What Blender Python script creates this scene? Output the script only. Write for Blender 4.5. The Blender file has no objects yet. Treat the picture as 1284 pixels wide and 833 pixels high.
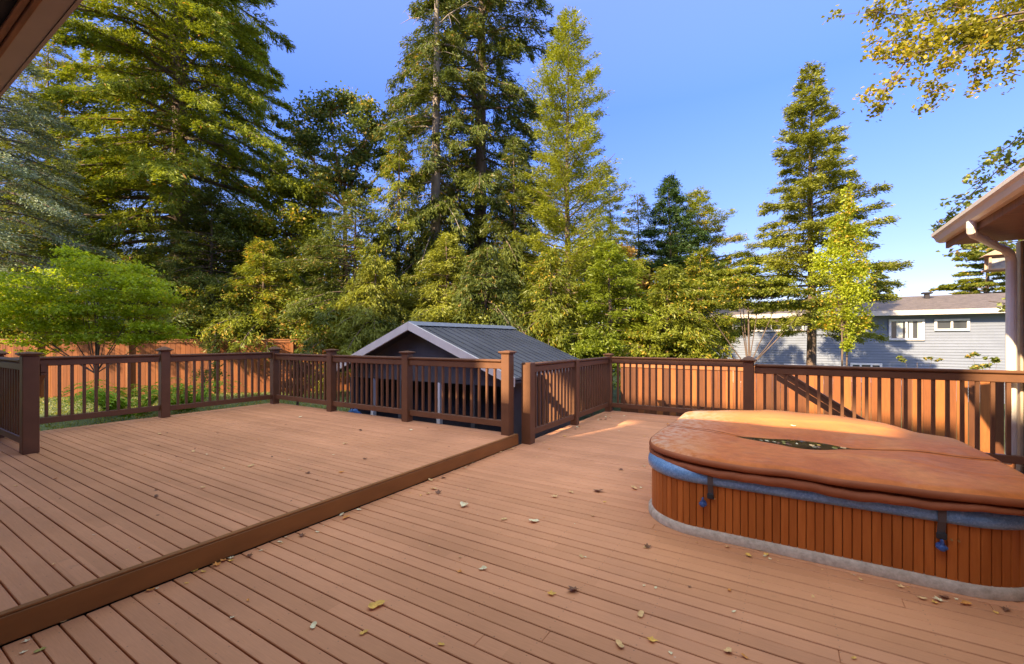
import bpy, math, random
import numpy as np
from math import radians, sin, cos, pi, sqrt, tan
random.seed(7); rng = np.random.default_rng(11)
SC = bpy.context.scene
COL = SC.collection
EYE = 1.42; UP = 0.143; F = 558.0; HY = 426.0; YAW = radians(31.85)
CA, SA = cos(YAW), sin(YAW)

def at(px, Z, py=None, z=None):
    """where something stands: bearing of column px, Z metres ahead of the viewpoint"""
    X = (px-642)/F*Z
    if z is None: z = EYE-(py-HY)*Z/F if py is not None else 0
    return (X*CA-Z*SA, X*SA+Z*CA, z)
def floor_at(px, py, z=0.0):
    Z = F*(EYE-z)/(py-HY); return at(px, Z, z=z)
def on_y(px, py, u):
    t = (px-642)/F; Z = u/(t*SA+CA); return at(px, Z, py)

# ---------------------------------------------------------------- helpers
class MB:
    def __init__(s): s.v = []; s.f = []
    def add(s, vs, fs):
        n = len(s.v); s.v += [tuple(v) for v in vs]; s.f += [tuple(i+n for i in f) for f in fs]
    def box(s, x0, x1, y0, y1, z0, z1, b=0.0):
        if b <= 0:
            vs = [(x, y, z) for z in (z0, z1) for y in (y0, y1) for x in (x0, x1)]
            s.add(vs, [(0,2,3,1), (4,5,7,6), (0,1,5,4), (2,6,7,3), (0,4,6,2), (1,3,7,5)]); return
        b = min(b, (x1-x0)*.45, (y1-y0)*.45, (z1-z0)*.45)
        # bevelled box : 24 verts
        vs = []; idx = {}
        for sx in (0, 1):
            for sy in (0, 1):
                for sz in (0, 1):
                    X = (x0, x1)[sx]; Y = (y0, y1)[sy]; Zz = (z0, z1)[sz]
                    bx = b*(1-2*sx); by = b*(1-2*sy); bz = b*(1-2*sz)
                    idx[(sx, sy, sz, 'x')] = len(vs); vs.append((X, Y+by, Zz+bz))
                    idx[(sx, sy, sz, 'y')] = len(vs); vs.append((X+bx, Y, Zz+bz))
                    idx[(sx, sy, sz, 'z')] = len(vs); vs.append((X+bx, Y+by, Zz))
        I = lambda a, c, e, k: idx[(a, c, e, k)]
        fs = []
        for k in (0, 1):
            q = [I(k,0,0,'x'), I(k,1,0,'x'), I(k,1,1,'x'), I(k,0,1,'x')]; fs.append(q if k else q[::-1])
            q = [I(0,k,0,'y'), I(1,k,0,'y'), I(1,k,1,'y'), I(0,k,1,'y')]; fs.append(q[::-1] if k else q)
            q = [I(0,0,k,'z'), I(1,0,k,'z'), I(1,1,k,'z'), I(0,1,k,'z')]; fs.append(q if k else q[::-1])
        for a in (0, 1):
            for c in (0, 1):
                q = [I(a,c,0,'x'), I(a,c,0,'y'), I(a,c,1,'y'), I(a,c,1,'x')]; fs.append(q if a == c else q[::-1])
                q = [I(a,0,c,'x'), I(a,0,c,'z'), I(a,1,c,'z'), I(a,1,c,'x')]; fs.append(q[::-1] if a == c else q)
                q = [I(0,a,c,'y'), I(0,a,c,'z'), I(1,a,c,'z'), I(1,a,c,'y')]; fs.append(q if a == c else q[::-1])
                for e in (0, 1):
                    q = [I(a,c,e,'x'), I(a,c,e,'y'), I(a,c,e,'z')]; fs.append(q if (a+c+e) % 2 else q[::-1])
        s.add(vs, fs)
    def prism(s, pts, axis, a0, a1):
        """polygon pts (2D) extruded along axis"""
        n = len(pts); vs = []
        for a in (a0, a1):
            for p in pts:
                vs.append({'x': (a, p[0], p[1]), 'y': (p[0], a, p[1]), 'z': (p[0], p[1], a)}[axis])
        fs = [tuple(range(n)), tuple(range(2*n-1, n-1, -1))]
        for i in range(n):
            j = (i+1) % n; fs.append((i, i+n, j+n, j))
        s.add(vs, fs)
    def tube(s, pts, rads, seg=8, cap=True):
        P = [np.array(p, float) for p in pts]; n = len(P); vs = []; fs = []
        ref = np.array([0.13, 0.21, 1.0]) if abs((P[-1]-P[0])[2]) < .8*np.linalg.norm(P[-1]-P[0])+1e-9 else np.array([1.0, .1, .05])
        for i in range(n):
            d = P[min(i+1, n-1)]-P[max(i-1, 0)]; d /= (np.linalg.norm(d)+1e-9)
            a = np.cross(d, ref); a /= np.linalg.norm(a)+1e-9; b = np.cross(d, a)
            for k in range(seg):
                t = 2*pi*k/seg; vs.append(P[i]+rads[i]*(cos(t)*a+sin(t)*b))
        for i in range(n-1):
            for k in range(seg):
                k2 = (k+1) % seg; fs.append((i*seg+k, i*seg+k2, (i+1)*seg+k2, (i+1)*seg+k))
        if cap: fs.append(tuple(range(seg-1, -1, -1))); fs.append(tuple((n-1)*seg+k for k in range(seg)))
        s.add(vs, fs)
    def build(s, name, mat, parent=None, smooth=False, off=None):
        me = bpy.data.meshes.new(name)
        o3 = root_loc(parent) if off is None else off
        me.from_pydata([(v[0]-o3[0], v[1]-o3[1], v[2]-o3[2]) for v in s.v], [], s.f)
        me.update()
        if mat: me.materials.append(mat)
        if smooth:
            me.polygons.foreach_set('use_smooth', [True]*len(me.polygons))
        o = bpy.data.objects.new(name, me); COL.objects.link(o)
        if parent: o.parent = parent
        return o
def root_loc(p):
    if p is None: return (0, 0, 0)
    while p.parent: p = p.parent
    return tuple(p.location)
def recalc(o):
    import bmesh
    bm = bmesh.new(); bm.from_mesh(o.data); bmesh.ops.recalc_face_normals(bm, faces=bm.faces); bm.to_mesh(o.data); bm.free()
def tag(o, label=None, cat=None, group=None, kind=None):
    if label: o['label'] = label
    if cat: o['category'] = cat
    if group: o['group'] = group
    if kind: o['kind'] = kind
    return o
def thing(name, label, cat, loc=(0, 0, 0), group=None):
    o = bpy.data.objects.new(name, None); COL.objects.link(o); o.location = loc
    o.empty_display_size = .1
    return tag(o, label, cat, group)
def mesh_np(name, V, Fq, mat, parent=None, smooth=False):
    """V (n,3) world coordinates, Fq (m,k) faces of equal size"""
    V = V-np.array(root_loc(parent)); me = bpy.data.meshes.new(name)
    me.vertices.add(len(V)); me.vertices.foreach_set('co', V.astype(np.float32).ravel())
    k = Fq.shape[1]; me.loops.add(Fq.size); me.loops.foreach_set('vertex_index', Fq.astype(np.int32).ravel())
    me.polygons.add(len(Fq)); me.polygons.foreach_set('loop_start', np.arange(0, Fq.size, k, dtype=np.int32))
    me.polygons.foreach_set('loop_total', np.full(len(Fq), k, dtype=np.int32))
    if smooth: me.polygons.foreach_set('use_smooth', np.ones(len(Fq), dtype=bool))
    me.update(); me.validate()
    if mat: me.materials.append(mat)
    o = bpy.data.objects.new(name, me); COL.objects.link(o)
    if parent: o.parent = parent
    return o

# ---------------------------------------------------------------- materials
class NT:
    def __init__(s, name):
        s.m = bpy.data.materials.new(name); s.m.use_nodes = True; s.t = s.m.node_tree
        s.bsdf = s.t.nodes['Principled BSDF']; s.out = s.t.nodes['Material Output']
    def n(s, typ, **kw):
        nd = s.t.nodes.new(typ)
        for k, v in kw.items():
            if k in nd.inputs.keys(): nd.inputs[k].default_value = v
            else: setattr(nd, k, v)
        return nd
    def l(s, a, b): s.t.links.new(a, b)
    def coord(s): return s.n('ShaderNodeNewGeometry').outputs['Position']
    def noise(s, scale, detail=4, vec=None, stretch=None, rough=.55):
        v = vec or s.coord()
        if stretch:
            mp = s.n('ShaderNodeMapping'); mp.inputs['Scale'].default_value = stretch; s.l(v, mp.inputs['Vector']); v = mp.outputs[0]
        nz = s.n('ShaderNodeTexNoise'); nz.inputs['Scale'].default_value = scale; nz.inputs['Detail'].default_value = detail
        nz.inputs['Roughness'].default_value = rough
        s.l(v, nz.inputs['Vector']); return nz.outputs['Fac']
    def ramp(s, fac, stops):
        r = s.n('ShaderNodeValToRGB'); e = r.color_ramp.elements
        while len(e) < len(stops): e.new(.5)
        for i, (p, c) in enumerate(stops): e[i].position = p; e[i].color = (*c, 1) if len(c) == 3 else c
        s.l(fac, r.inputs[0]); return r.outputs[0]
    def mix(s, fac, a, b, mode='MIX'):
        m = s.n('ShaderNodeMix', data_type='RGBA', blend_type=mode)
        for sock, val in ((m.inputs[0], fac), (m.inputs[6], a), (m.inputs[7], b)):
            if isinstance(val, (int, float)): sock.default_value = val
            elif isinstance(val, tuple): sock.default_value = (*val, 1) if len(val) == 3 else val
            else: s.l(val, sock)
        return m.outputs[2]
    def math(s, op, a, b=None, c=None):
        m = s.n('ShaderNodeMath', operation=op)
        for i, val in enumerate((a, b, c)):
            if val is None: continue
            if isinstance(val, (int, float)): m.inputs[i].default_value = val
            else: s.l(val, m.inputs[i])
        return m.outputs[0]
    def bump(s, h, strength=.3, dist=.01):
        b = s.n('ShaderNodeBump'); b.inputs['Strength'].default_value = strength; b.inputs['Distance'].default_value = dist
        s.l(h, b.inputs['Height']); s.l(b.outputs[0], s.bsdf.inputs['Normal'])
    def col(s, c):
        if isinstance(c, tuple): s.bsdf.inputs['Base Color'].default_value = (*c, 1)
        else: s.l(c, s.bsdf.inputs['Base Color'])
    def set(s, **kw):
        for k, v in kw.items(): s.bsdf.inputs[k.replace('_', ' ')].default_value = v
        return s.m

def basic(name, c, rough=.6, var=.15, scale=6, bump=.15, bscale=60, stretch=None, spec=.5, metal=0.):
    t = NT(name); a = tuple(x*(1-var) for x in c); b = tuple(min(1, x*(1+var)) for x in c)
    t.col(t.ramp(t.noise(scale, 5, stretch=stretch), [(.3, a), (.7, b)]))
    if bump: t.bump(t.noise(bscale, 3, stretch=stretch), bump, .005)
    t.bsdf.inputs['Metallic'].default_value = metal; t.bsdf.inputs['Specular IOR Level'].default_value = spec
    return t.set(Roughness=rough)

def deck_mat():
    t = NT('composite_decking'); pos = t.coord()
    sx = t.n('ShaderNodeSeparateXYZ'); t.l(pos, sx.inputs[0])
    row = t.math('FLOOR', t.math('DIVIDE', t.math('SUBTRACT', sx.outputs[1], 0.02), 0.0963))
    seg = t.math('FLOOR', t.math('DIVIDE', t.math('ADD', sx.outputs[0], t.math('MULTIPLY', row, 1.37)), 3.7))
    cb = t.n('ShaderNodeCombineXYZ'); t.l(row, cb.inputs[0]); t.l(seg, cb.inputs[1])
    wn = t.n('ShaderNodeTexWhiteNoise', noise_dimensions='2D'); t.l(cb.outputs[0], wn.inputs['Vector'])
    base = t.ramp(wn.outputs['Value'], [(0, (.67, .300, .145)), (.5, (.72, .325, .160)), (1, (.77, .350, .176))])
    big = t.ramp(t.noise(.9, 5), [(.3, (.80, .78, .76)), (.7, (1.07, 1.06, 1.05))])
    c = t.mix(1.0, base, big, 'MULTIPLY')
    grain = t.ramp(t.noise(9, 6, stretch=(1, 14, 1), rough=.7), [(.25, (.9, .89, .88)), (.75, (1.06, 1.06, 1.06))])
    c = t.mix(1.0, c, grain, 'MULTIPLY')
    st = t.ramp(t.noise(5.5, 8, rough=.72), [(.0, (0, 0, 0)), (.62, (0, 0, 0)), (.78, (.7, .7, .7))])
    c = t.mix(t.math('MULTIPLY', st, .45), c, (.22, .12, .08))
    px_ = t.math('ABSOLUTE', t.math('SUBTRACT', t.math('FRACT', t.math('DIVIDE', sx.outputs[0], .40)), .5))
    fr_ = t.math('FRACT', t.math('DIVIDE', t.math('SUBTRACT', sx.outputs[1], 0.02), 0.0963))
    py_ = t.math('ABSOLUTE', t.math('SUBTRACT', t.math('ABSOLUTE', t.math('SUBTRACT', fr_, .5)), .29))
    d_ = t.math('ADD', t.math('POWER', t.math('MULTIPLY', px_, .40), 2.), t.math('POWER', t.math('MULTIPLY', py_, .0963), 2.))
    c = t.mix(t.math('MULTIPLY', t.math('LESS_THAN', d_, .0000125), .55), c, (.18, .09, .05))
    # specks of dirt and pale scuffs
    vo = t.n('ShaderNodeTexVoronoi', feature='DISTANCE_TO_EDGE' if False else 'F1'); vo.inputs['Scale'].default_value = 7.0
    t.l(pos, vo.inputs['Vector'])
    sp = t.math('LESS_THAN', vo.outputs['Distance'], .035)
    c = t.mix(t.math('MULTIPLY', sp, .6), c, (.16, .09, .06))
    vo2 = t.n('ShaderNodeTexVoronoi'); vo2.inputs['Scale'].default_value = 4.3
    mp = t.n('ShaderNodeMapping'); mp.inputs['Location'].default_value = (3.1, 7.7, 0); t.l(pos, mp.inputs[0]); t.l(mp.outputs[0], vo2.inputs['Vector'])
    c = t.mix(t.math('MULTIPLY', t.math('LESS_THAN', vo2.outputs['Distance'], .022), .6), c, (.7, .55, .4))
    t.bsdf.inputs['Specular IOR Level'].default_value = .3
    t.col(c); t.bump(t.noise(40, 4, stretch=(.3, 3, 1)), .25, .003)
    t.l(t.ramp(t.noise(3, 5), [(.3, (.5, .5, .5)), (.7, (.68, .68, .68))]), t.bsdf.inputs['Roughness'])
    return t.m

def wood_fence(name, c, var=.35, pitch=.142, axis=0, ang=0.0):
    t = NT(name); pos = t.coord()
    mp = t.n('ShaderNodeMapping'); mp.inputs['Rotation'].default_value = (0, 0, ang); t.l(pos, mp.inputs[0])
    sx = t.n('ShaderNodeSeparateXYZ'); t.l(mp.outputs[0], sx.inputs[0])
    row = t.math('FLOOR', t.math('DIVIDE', sx.outputs[axis], pitch))
    wn = t.n('ShaderNodeTexWhiteNoise', noise_dimensions='1D'); t.l(row, wn.inputs['W'])
    c0 = tuple(x*(1-var) for x in c); c1 = (min(1, c[0]*(1+var)), min(1, c[1]*(1+var*1.3)), min(1, c[2]*(1+var*1.2)))
    base = t.ramp(wn.outputs['Value'], [(0, c0), (.55, c), (1, c1)])
    g = t.ramp(t.noise(5, 6, stretch=(6, 6, .55), rough=.7), [(.25, (.72, .68, .62)), (.7, (1.1, 1.1, 1.1))])
    cc = t.mix(1., base, g, 'MULTIPLY')
    kn = t.ramp(t.noise(6, 3, stretch=(1.5, 1.5, .9)), [(.0, (0, 0, 0)), (.7, (0, 0, 0)), (.78, (1, 1, 1))])
    cc = t.mix(t.math('MULTIPLY', kn, .55), cc, tuple(x*.35 for x in c))
    t.col(cc); t.bump(t.noise(30, 4, stretch=(3, 3, .3)), .3, .004)
    return t.set(Roughness=.75)

def leaf_mat(name, c1, c2, c3=None, trans=.35, p3=.12, scale=.5):
    """foliage: leaf to leaf and clump to clump colour change, light through the leaf"""
    t = NT(name); t.t.nodes.remove(t.bsdf); K = lambda c: None if c is None else (min(.7, c[0]*1.65), min(.7, c[1]*1.6), c[2]*1.1)
    c1, c2, c3 = K(c1), K(c2), K(c3)
    gi = t.n('ShaderNodeNewGeometry')
    base = t.ramp(gi.outputs['Random Per Island'], [(0, c1), (1, c2)])
    cl = t.ramp(t.noise(scale, 3), [(.35, tuple(x*.75 for x in c1)), (.65, tuple(min(1, x*1.15) for x in c2))])
    c = t.mix(.45, base, cl)
    if c3:
        w = t.n('ShaderNodeTexWhiteNoise', noise_dimensions='1D'); t.l(gi.outputs['Random Per Island'], w.inputs['W'])
        k = t.math('MULTIPLY', t.math('LESS_THAN', w.outputs['Value'], p3*2), t.math('GREATER_THAN', t.noise(scale*1.7, 2), .5))
        c = t.mix(k, c, c3)
    d = t.n('ShaderNodeBsdfDiffuse'); tr = t.n('ShaderNodeBsdfTranslucent'); gl = t.n('ShaderNodeBsdfGlossy'); gl.inputs['Roughness'].default_value = .45
    gl.inputs['Color'].default_value = (.9, .95, .85, 1)
    t.l(c, d.inputs['Color'])
    tc = t.mix(1.0, c, (1.25, 1.2, .55), 'MULTIPLY'); t.l(tc, tr.inputs['Color'])
    m1 = t.n('ShaderNodeMixShader'); m1.inputs[0].default_value = trans; t.l(d.outputs[0], m1.inputs[1]); t.l(tr.outputs[0], m1.inputs[2])
    m2 = t.n('ShaderNodeMixShader'); m2.inputs[0].default_value = .02; t.l(m1.outputs[0], m2.inputs[1]); t.l(gl.outputs[0], m2.inputs[2])
    t.l(m2.outputs[0], t.out.inputs['Surface'])
    return t.m

M = {}
M['deck'] = deck_mat()
M['fascia'] = basic('fascia_board', (.30, .115, .030), .5, .14, 2.5, .12, 50, (1, 1, 3), spec=.25)
M['rail'] = basic('railing_paint', (.160, .068, .030), .5, .12, 5, .08, 70, spec=.3)
M['cedar'] = wood_fence('cedar_boards', (.27, .080, .016), .55)
M['cedar_left'] = wood_fence('cedar_boards_left', (.30, .088, .018), .3, .14, 0, radians(-39))
M['cedar_sunlit'] = wood_fence('cedar_boards_sunlit', (.62, .38, .15), .2)  # sunlight put into the board colour of one fence section
M['cedar_trim'] = basic('cedar_trim', (.34, .12, .035), .7, .25, 4, .2, 40)
M['trunk'] = basic('fir_bark', (.15, .10, .07), .9, .45, 4, .9, 14, (1, 1, .25))
M['trunk_pale'] = basic('pale_bark', (.30, .24, .19), .9, .4, 4, .6, 14, (1, 1, .3))
M['twig'] = basic('dead_twig', (.22, .17, .13), .9, .2, 4, 0)
M['white_trim'] = basic('white_trim', (.78, .72, .65), .5, .05, 4, .03)
M['cream'] = basic('cream_gutter', (.80, .71, .60), .35, .06, 4, .02)
M['soffit'] = basic('wood_soffit', (.24, .105, .05), .6, .3, 4, .2, 40, (1, 8, 1))
M['taupe'] = basic('taupe_eave', (.38, .31, .265), .5, .06, 4, .03)
M['dark'] = basic('dark_void', (.03, .025, .025), .9, .2, 4, 0)
M['shed_wall'] = basic('shed_siding', (.085, .075, .072), .7, .22, 3, .1, 20)
M['glass'] = NT('window_glass').set(Roughness=.06, **{'Base_Color': (.05, .055, .06, 1)})
M['curtain'] = basic('curtain', (.62, .60, .50), .9, .2, 30, 0, stretch=(3, 3, .1))
M['soil'] = basic('soil', (.10, .07, .045), .95, .4, 3, .6, 20)

def shingles(name, c):
    t = NT(name); br = t.n('ShaderNodeTexBrick'); mp = t.n('ShaderNodeMapping'); t.l(t.coord(), mp.inputs[0])
    t.l(mp.outputs[0], br.inputs['Vector']); br.inputs['Scale'].default_value = 3.2
    br.inputs['Color1'].default_value = (*[x*.75 for x in c], 1); br.inputs['Color2'].default_value = (*[x*1.2 for x in c], 1)
    br.inputs['Mortar'].default_value = (*[x*.5 for x in c], 1); br.inputs['Mortar Size'].default_value = .012
    g = t.ramp(t.noise(3, 6), [(.3, (.8, .8, .8)), (.7, (1.15, 1.15, 1.15))])
    t.col(t.mix(1., br.outputs['Color'], g, 'MULTIPLY')); t.bump(t.noise(60, 3), .4, .006)
    return t.set(Roughness=.9)
M['shingle'] = shingles('brown_shingles', (.14, .105, .082))

def siding(name, c, pitch=.16):
    t = NT(name); sx = t.n('ShaderNodeSeparateXYZ'); t.l(t.coord(), sx.inputs[0])
    fr = t.math('FRACT', t.math('DIVIDE', sx.outputs[2], pitch))
    g = t.ramp(t.noise(1.2, 5), [(.3, tuple(x*.9 for x in c)), (.7, tuple(x*1.06 for x in c))])
    t.col(g); t.bump(fr, .9, .02)
    return t.set(Roughness=.6)
M['blue_siding'] = siding('blue_grey_siding', (.20, .222, .262))
M['own_siding'] = siding('own_siding', (.42, .36, .30))

def grass_mat():
    t = NT('lawn'); a = t.noise(1.3, 6); b = t.noise(18, 6, rough=.7)
    c = t.ramp(a, [(.3, (.075, .10, .03)), (.55, (.12, .155, .05)), (.72, (.22, .20, .09))])
    g = t.ramp(b, [(.3, (.55, .55, .5)), (.7, (1.3, 1.3, 1.25))])
    t.col(t.mix(1., c, g, 'MULTIPLY')); t.bump(b, .8, .05)
    return t.set(Roughness=.95)
M['lawn'] = grass_mat()

# ---------------------------------------------------------------- camera, sky, sun
cam_d = bpy.data.cameras.new('camera'); cam = bpy.data.objects.new('camera', cam_d); COL.objects.link(cam); SC.camera = cam
cam.location = (0, 0, EYE); cam.rotation_euler = (pi/2, 0, YAW)
cam_d.sensor_width = 36; cam_d.lens = F/1284*36; cam_d.shift_y = (HY-416.5)/1284; cam_d.clip_start = .02; cam_d.clip_end = 3000
SX, SY = -.30, -.954; EL = radians(30)
w = bpy.data.worlds.new('World'); SC.world = w; w.use_nodes = True; nt = w.node_tree
sky = nt.nodes.new('ShaderNodeTexSky'); sky.sky_type = 'NISHITA'; sky.sun_disc = False
sky.sun_elevation = EL; sky.sun_rotation = math.atan2(SX, SY)
sky.altitude = 100; sky.air_density = 1.0; sky.dust_density = .35; sky.ozone_density = 2.2
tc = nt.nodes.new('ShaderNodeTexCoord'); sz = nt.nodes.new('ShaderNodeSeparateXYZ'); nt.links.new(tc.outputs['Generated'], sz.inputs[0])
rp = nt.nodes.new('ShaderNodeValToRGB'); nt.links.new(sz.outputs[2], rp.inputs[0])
for k_, (p_, c_) in enumerate([(0, (.28, .25, .30)), (.12, (.245, .238, .36)), (.45, (.265, .345, .70)), (.60, (.50, .52, .90)), (.82, (3.1, 2.15, 1.30))]):  # overhead sky, out of view, warmed and brightened as added fill
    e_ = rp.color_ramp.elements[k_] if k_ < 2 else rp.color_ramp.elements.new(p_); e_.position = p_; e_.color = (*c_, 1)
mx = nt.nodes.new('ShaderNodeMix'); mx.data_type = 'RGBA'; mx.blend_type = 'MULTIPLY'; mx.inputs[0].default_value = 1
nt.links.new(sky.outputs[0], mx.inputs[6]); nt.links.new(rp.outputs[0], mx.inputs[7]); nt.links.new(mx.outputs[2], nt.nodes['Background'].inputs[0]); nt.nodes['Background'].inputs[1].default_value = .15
sd = bpy.data.lights.new('sun', 'SUN'); sun = bpy.data.objects.new('sun', sd); COL.objects.link(sun)
sd.energy = 3.0; sd.angle = radians(.55); sd.color = (1.0, .84, .62)
from mathutils import Vector
sdir = Vector((SX*cos(EL), SY*cos(EL), sin(EL))).normalized(); sun.rotation_euler = sdir.to_track_quat('Z', 'Y').to_euler(); sun.location = (-5, -15, 20)
SC.view_settings.view_transform = 'Standard'; SC.view_settings.look = 'None'; SC.view_settings.exposure = 2.12; SC.view_settings.gamma = 1; SC.view_settings.use_white_balance = True; SC.view_settings.white_balance_temperature = 7000; SC.view_settings.white_balance_tint = 10
SC.render.engine = 'CYCLES'
SC.cycles.max_bounces = 8; SC.cycles.diffuse_bounces = 4; SC.cycles.transparent_max_bounces = 8; SC.cycles.sample_clamp_indirect = 6

# ---------------------------------------------------------------- ground
def sstep(a, b, x):
    t = max(0, min(1, (x-a)/(b-a))); return t*t*(3-2*t)
def gz(x, y):
    z = -.38-.62*sstep(-10.5, -7.5, x)*sstep(-1, 6.0, y+0) - .25*sstep(9, 16, y)
    z -= 1.0*sstep(18, 40, y)
    return z
xs = list(np.concatenate([[-400, -200, -100, -60], np.arange(-40, 41, 1.0), [60, 100, 200, 400]]))
ys = list(np.concatenate([[-200, -60, -20], np.arange(-8, 61, 1.0), [100, 200, 400, 900]]))
g = MB(); g.v = [(x, y, gz(x, y)+(random.uniform(-.02, .02))) for y in ys for x in xs]
nx = len(xs); g.f = [(j*nx+i, j*nx+i+1, (j+1)*nx+i+1, (j+1)*nx+i) for j in range(len(ys)-1) for i in range(nx-1)]
tag(g.build('ground', M['lawn'], smooth=True), 'green lawn around the raised decks', kind='structure')

# ---------------------------------------------------------------- decks
PITCH = .0963; GAP = .0066
def deck(name, label, x0, x1, ya, yb, z, phase, cuts):
    m = MB(); n0 = math.ceil((ya-phase)/PITCH)
    for k in range(n0-1, int((yb-phase)/PITCH)+2):
        a = phase+k*PITCH+GAP/2; b = a+PITCH-GAP; a = max(a, ya); b = min(b, yb)
        if b-a < .012: continue
        rx0, rx1 = x0, x1
        for (cx0, cx1, cy0, cy1) in cuts:
            if a >= cy0-.03 and b <= cy1+.03:
                if cx0 <= rx0: rx0 = cx1
                elif cx1 >= rx1: rx1 = cx0
        js = [rx0]; 
        p = rx0+random.uniform(1.8, 8.5)
        while p < rx1-.6: js.append(p); p += random.uniform(4.8, 6.2)
        js.append(rx1)
        for i in range(len(js)-1):
            dz = random.uniform(-.0012, .0012); da = random.uniform(-.0012, .0012)
            m.box(js[i]+.0008, js[i+1]-.0008, a+da, b+da, z-.025+dz, z+dz, .003)
    o = m.build(name, M['deck']); return tag(o, label, kind='structure')
deck('lower_deck', 'lower deck of brown composite boards', -3.09, 2.1, -.6, 8.62, 0, .5004, [(-.42, 3, 6.93, 9)])
up_deck = deck('upper_deck', 'raised upper deck of brown composite boards', -8.88, -3.135, -.6, 5.15, UP, .570, [])
fb = MB(); fb.box(-3.117, -3.095, -.6, 5.15, .004, UP-.012, .003); fb.build('fascia', M['fascia'], up_deck, off=(0, 0, 0))
fb = MB(); fb.box(-3.135, -3.099, -.6, 5.15, UP-.010, UP+.0035, .003); fb.build('edge_trim', M['fascia'], up_deck, off=(0, 0, 0))
# skirts and supports under the decks (dark voids seen through gaps)
m = MB(); m.box(-8.86, -3.2, 5.10, 5.14, -1.15, .115); m.box(-8.86, -8.83, -.6, 5.09, -.6, .115)
m.build('rim_joist', M['fascia'], up_deck, off=(0, 0, 0))
m = MB(); m.box(-8.8, 2.1, -.58, 8.5, -.42, -.40); m.build('shade_sheet', M['dark'], up_deck, off=(0, 0, 0))  # near-black sheet, painted shade below the board gaps

# ---------------------------------------------------------------- railings
bal_mesh = {}
def baluster(parent, x, y, z0, z1, w=.034):
    key = round(z1-z0, 3)
    if key not in bal_mesh:
        mb = MB(); mb.box(-w/2, w/2, -w/2, w/2, 0, z1-z0, .003)
        o = mb.build('baluster', M['rail'], None); bal_mesh[key] = o
    else:
        o = bal_mesh[key].copy(); COL.objects.link(o)
    r = root_loc(parent); o.parent = parent; o.location = (x-r[0], y-r[1], z0-r[2]); o.rotation_euler = (0, 0, random.uniform(-.03, .03))
def post(parent, x, y, z0, z1, cap='flat', w=.127):
    mb = MB(); mb.box(x-w/2, x+w/2, y-w/2, y+w/2, z0, z1, .006)
    p = mb.build('post', M['rail'], parent)
    if cap == 'none': return p
    c = MB(); h = w/2
    c.box(x-h-.012, x+h+.012, y-h-.012, y+h+.012, z1-.012+.014, z1+.016, .004)
    if cap == 'flat':
        c.box(x-h-.03, x+h+.03, y-h-.03, y+h+.03, z1+.0165, z1+.036, .006)
        c.add([(x-h-.02, y-h-.02, z1+.0362), (x+h+.02, y-h-.02, z1+.0362), (x+h+.02, y+h+.02, z1+.0362), (x-h-.02, y+h+.02, z1+.0362), (x, y, z1+.052)],
              [(0, 1, 4), (1, 2, 4), (2, 3, 4), (3, 0, 4)])
    else:
        c.box(x-h-.035, x+h+.035, y-h-.035, y+h+.035, z1+.0165, z1+.034, .006)
        a = h+.022; b = h-.012
        c.add([(x-a, y-a, z1+.0345), (x+a, y-a, z1+.0345), (x+a, y+a, z1+.0345), (x-a, y+a, z1+.0345),
               (x-b, y-b, z1+.062), (x+b, y-b, z1+.062), (x+b, y+b, z1+.062), (x-b, y+b, z1+.062), (x, y, z1+.085)],
              [(0,1,5,4), (1,2,6,5), (2,3,7,6), (3,0,4,7), (4,5,8), (5,6,8), (6,7,8), (7,4,8)])
    c.build('cap', M['rail'], p)
    return p
def panel(parent, a, b, axis, off, zt, zb, nb, skip=()):
    """rail bay from a to b along axis at constant off; zt top of the cap rail, zb underside of the lower rail"""
    def bx(mb, lo, hi, w, z0, z1, bv=.005):
        if axis == 'x': mb.box(lo, hi, off-w/2, off+w/2, z0, z1, bv)
        else: mb.box(off-w/2, off+w/2, lo, hi, z0, z1, bv)
    t = MB(); bx(t, a, b, .095, zt-.034, zt, .010); bx(t, a, b, .052, zt-.046, zt-.0345); bx(t, a, b, .058, zt-.128, zt-.0465, .006)
    t.build('top_rail', M['rail'], parent)
    l = MB(); bx(l, a, b, .052, zb, zb+.085, .006); l.build('bottom_rail', M['rail'], parent)
    for i in range(1, nb+1):
        p = a+(b-a)*i/(nb+1)
        if axis == 'x': baluster(parent, p, off, zb+.086, zt-.1285)
        else: baluster(parent, off, p, zb+.086, zt-.1285)

LX = -8.72
r = thing('deck_railing', 'dark brown railing along the left edge of the upper deck in front of the lawn', 'railing', (LX, 3.2, UP), 'deck railings')
post(r, LX, 3.2, UP, 1.225, 'pyramid'); post(r, LX, 5.05, UP, 1.205, 'pyramid'); post(r, LX, 1.37, UP, 1.215, 'pyramid')
panel(r, 1.44, 3.13, 'y', LX, 1.185, UP+.12, 12); panel(r, 3.27, 4.98, 'y', LX, 1.175, UP+.10, 13)
r = thing('deck_railing', 'brown railing on the far side of the upper deck with the shed right behind it', 'railing', (-5.9, 5.05, UP), 'deck railings')
post(r, -6.93, 5.05, UP, 1.205); post(r, -5.07, 5.05, UP, 1.195); post(r, -3.21, 5.05, UP, 1.225)
panel(r, LX+.07, -7.0, 'x', 5.05, 1.15, UP+.10, 13); panel(r, -6.86, -5.14, 'x', 5.05, 1.15, UP+.10, 13); panel(r, -5.0, -3.28, 'x', 5.05, 1.15, UP+.10, 12)
r = thing('deck_railing', 'short railing turning away from the step between upper and lower deck', 'railing', (-3.03, 6.85, 0), 'deck railings')
CX = -3.03
post(r, CX, 5.30, 0, 1.105, 'none', .14); post(r, CX, 6.86, 0, 1.085, 'none', .115); post(r, CX, 8.50, 0, 1.10, 'flat', .115)
panel(r, 5.38, 6.80, 'y', CX, 1.095, .10, 11); panel(r, 6.92, 8.43, 'y', CX, 1.085, .10, 12)
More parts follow.
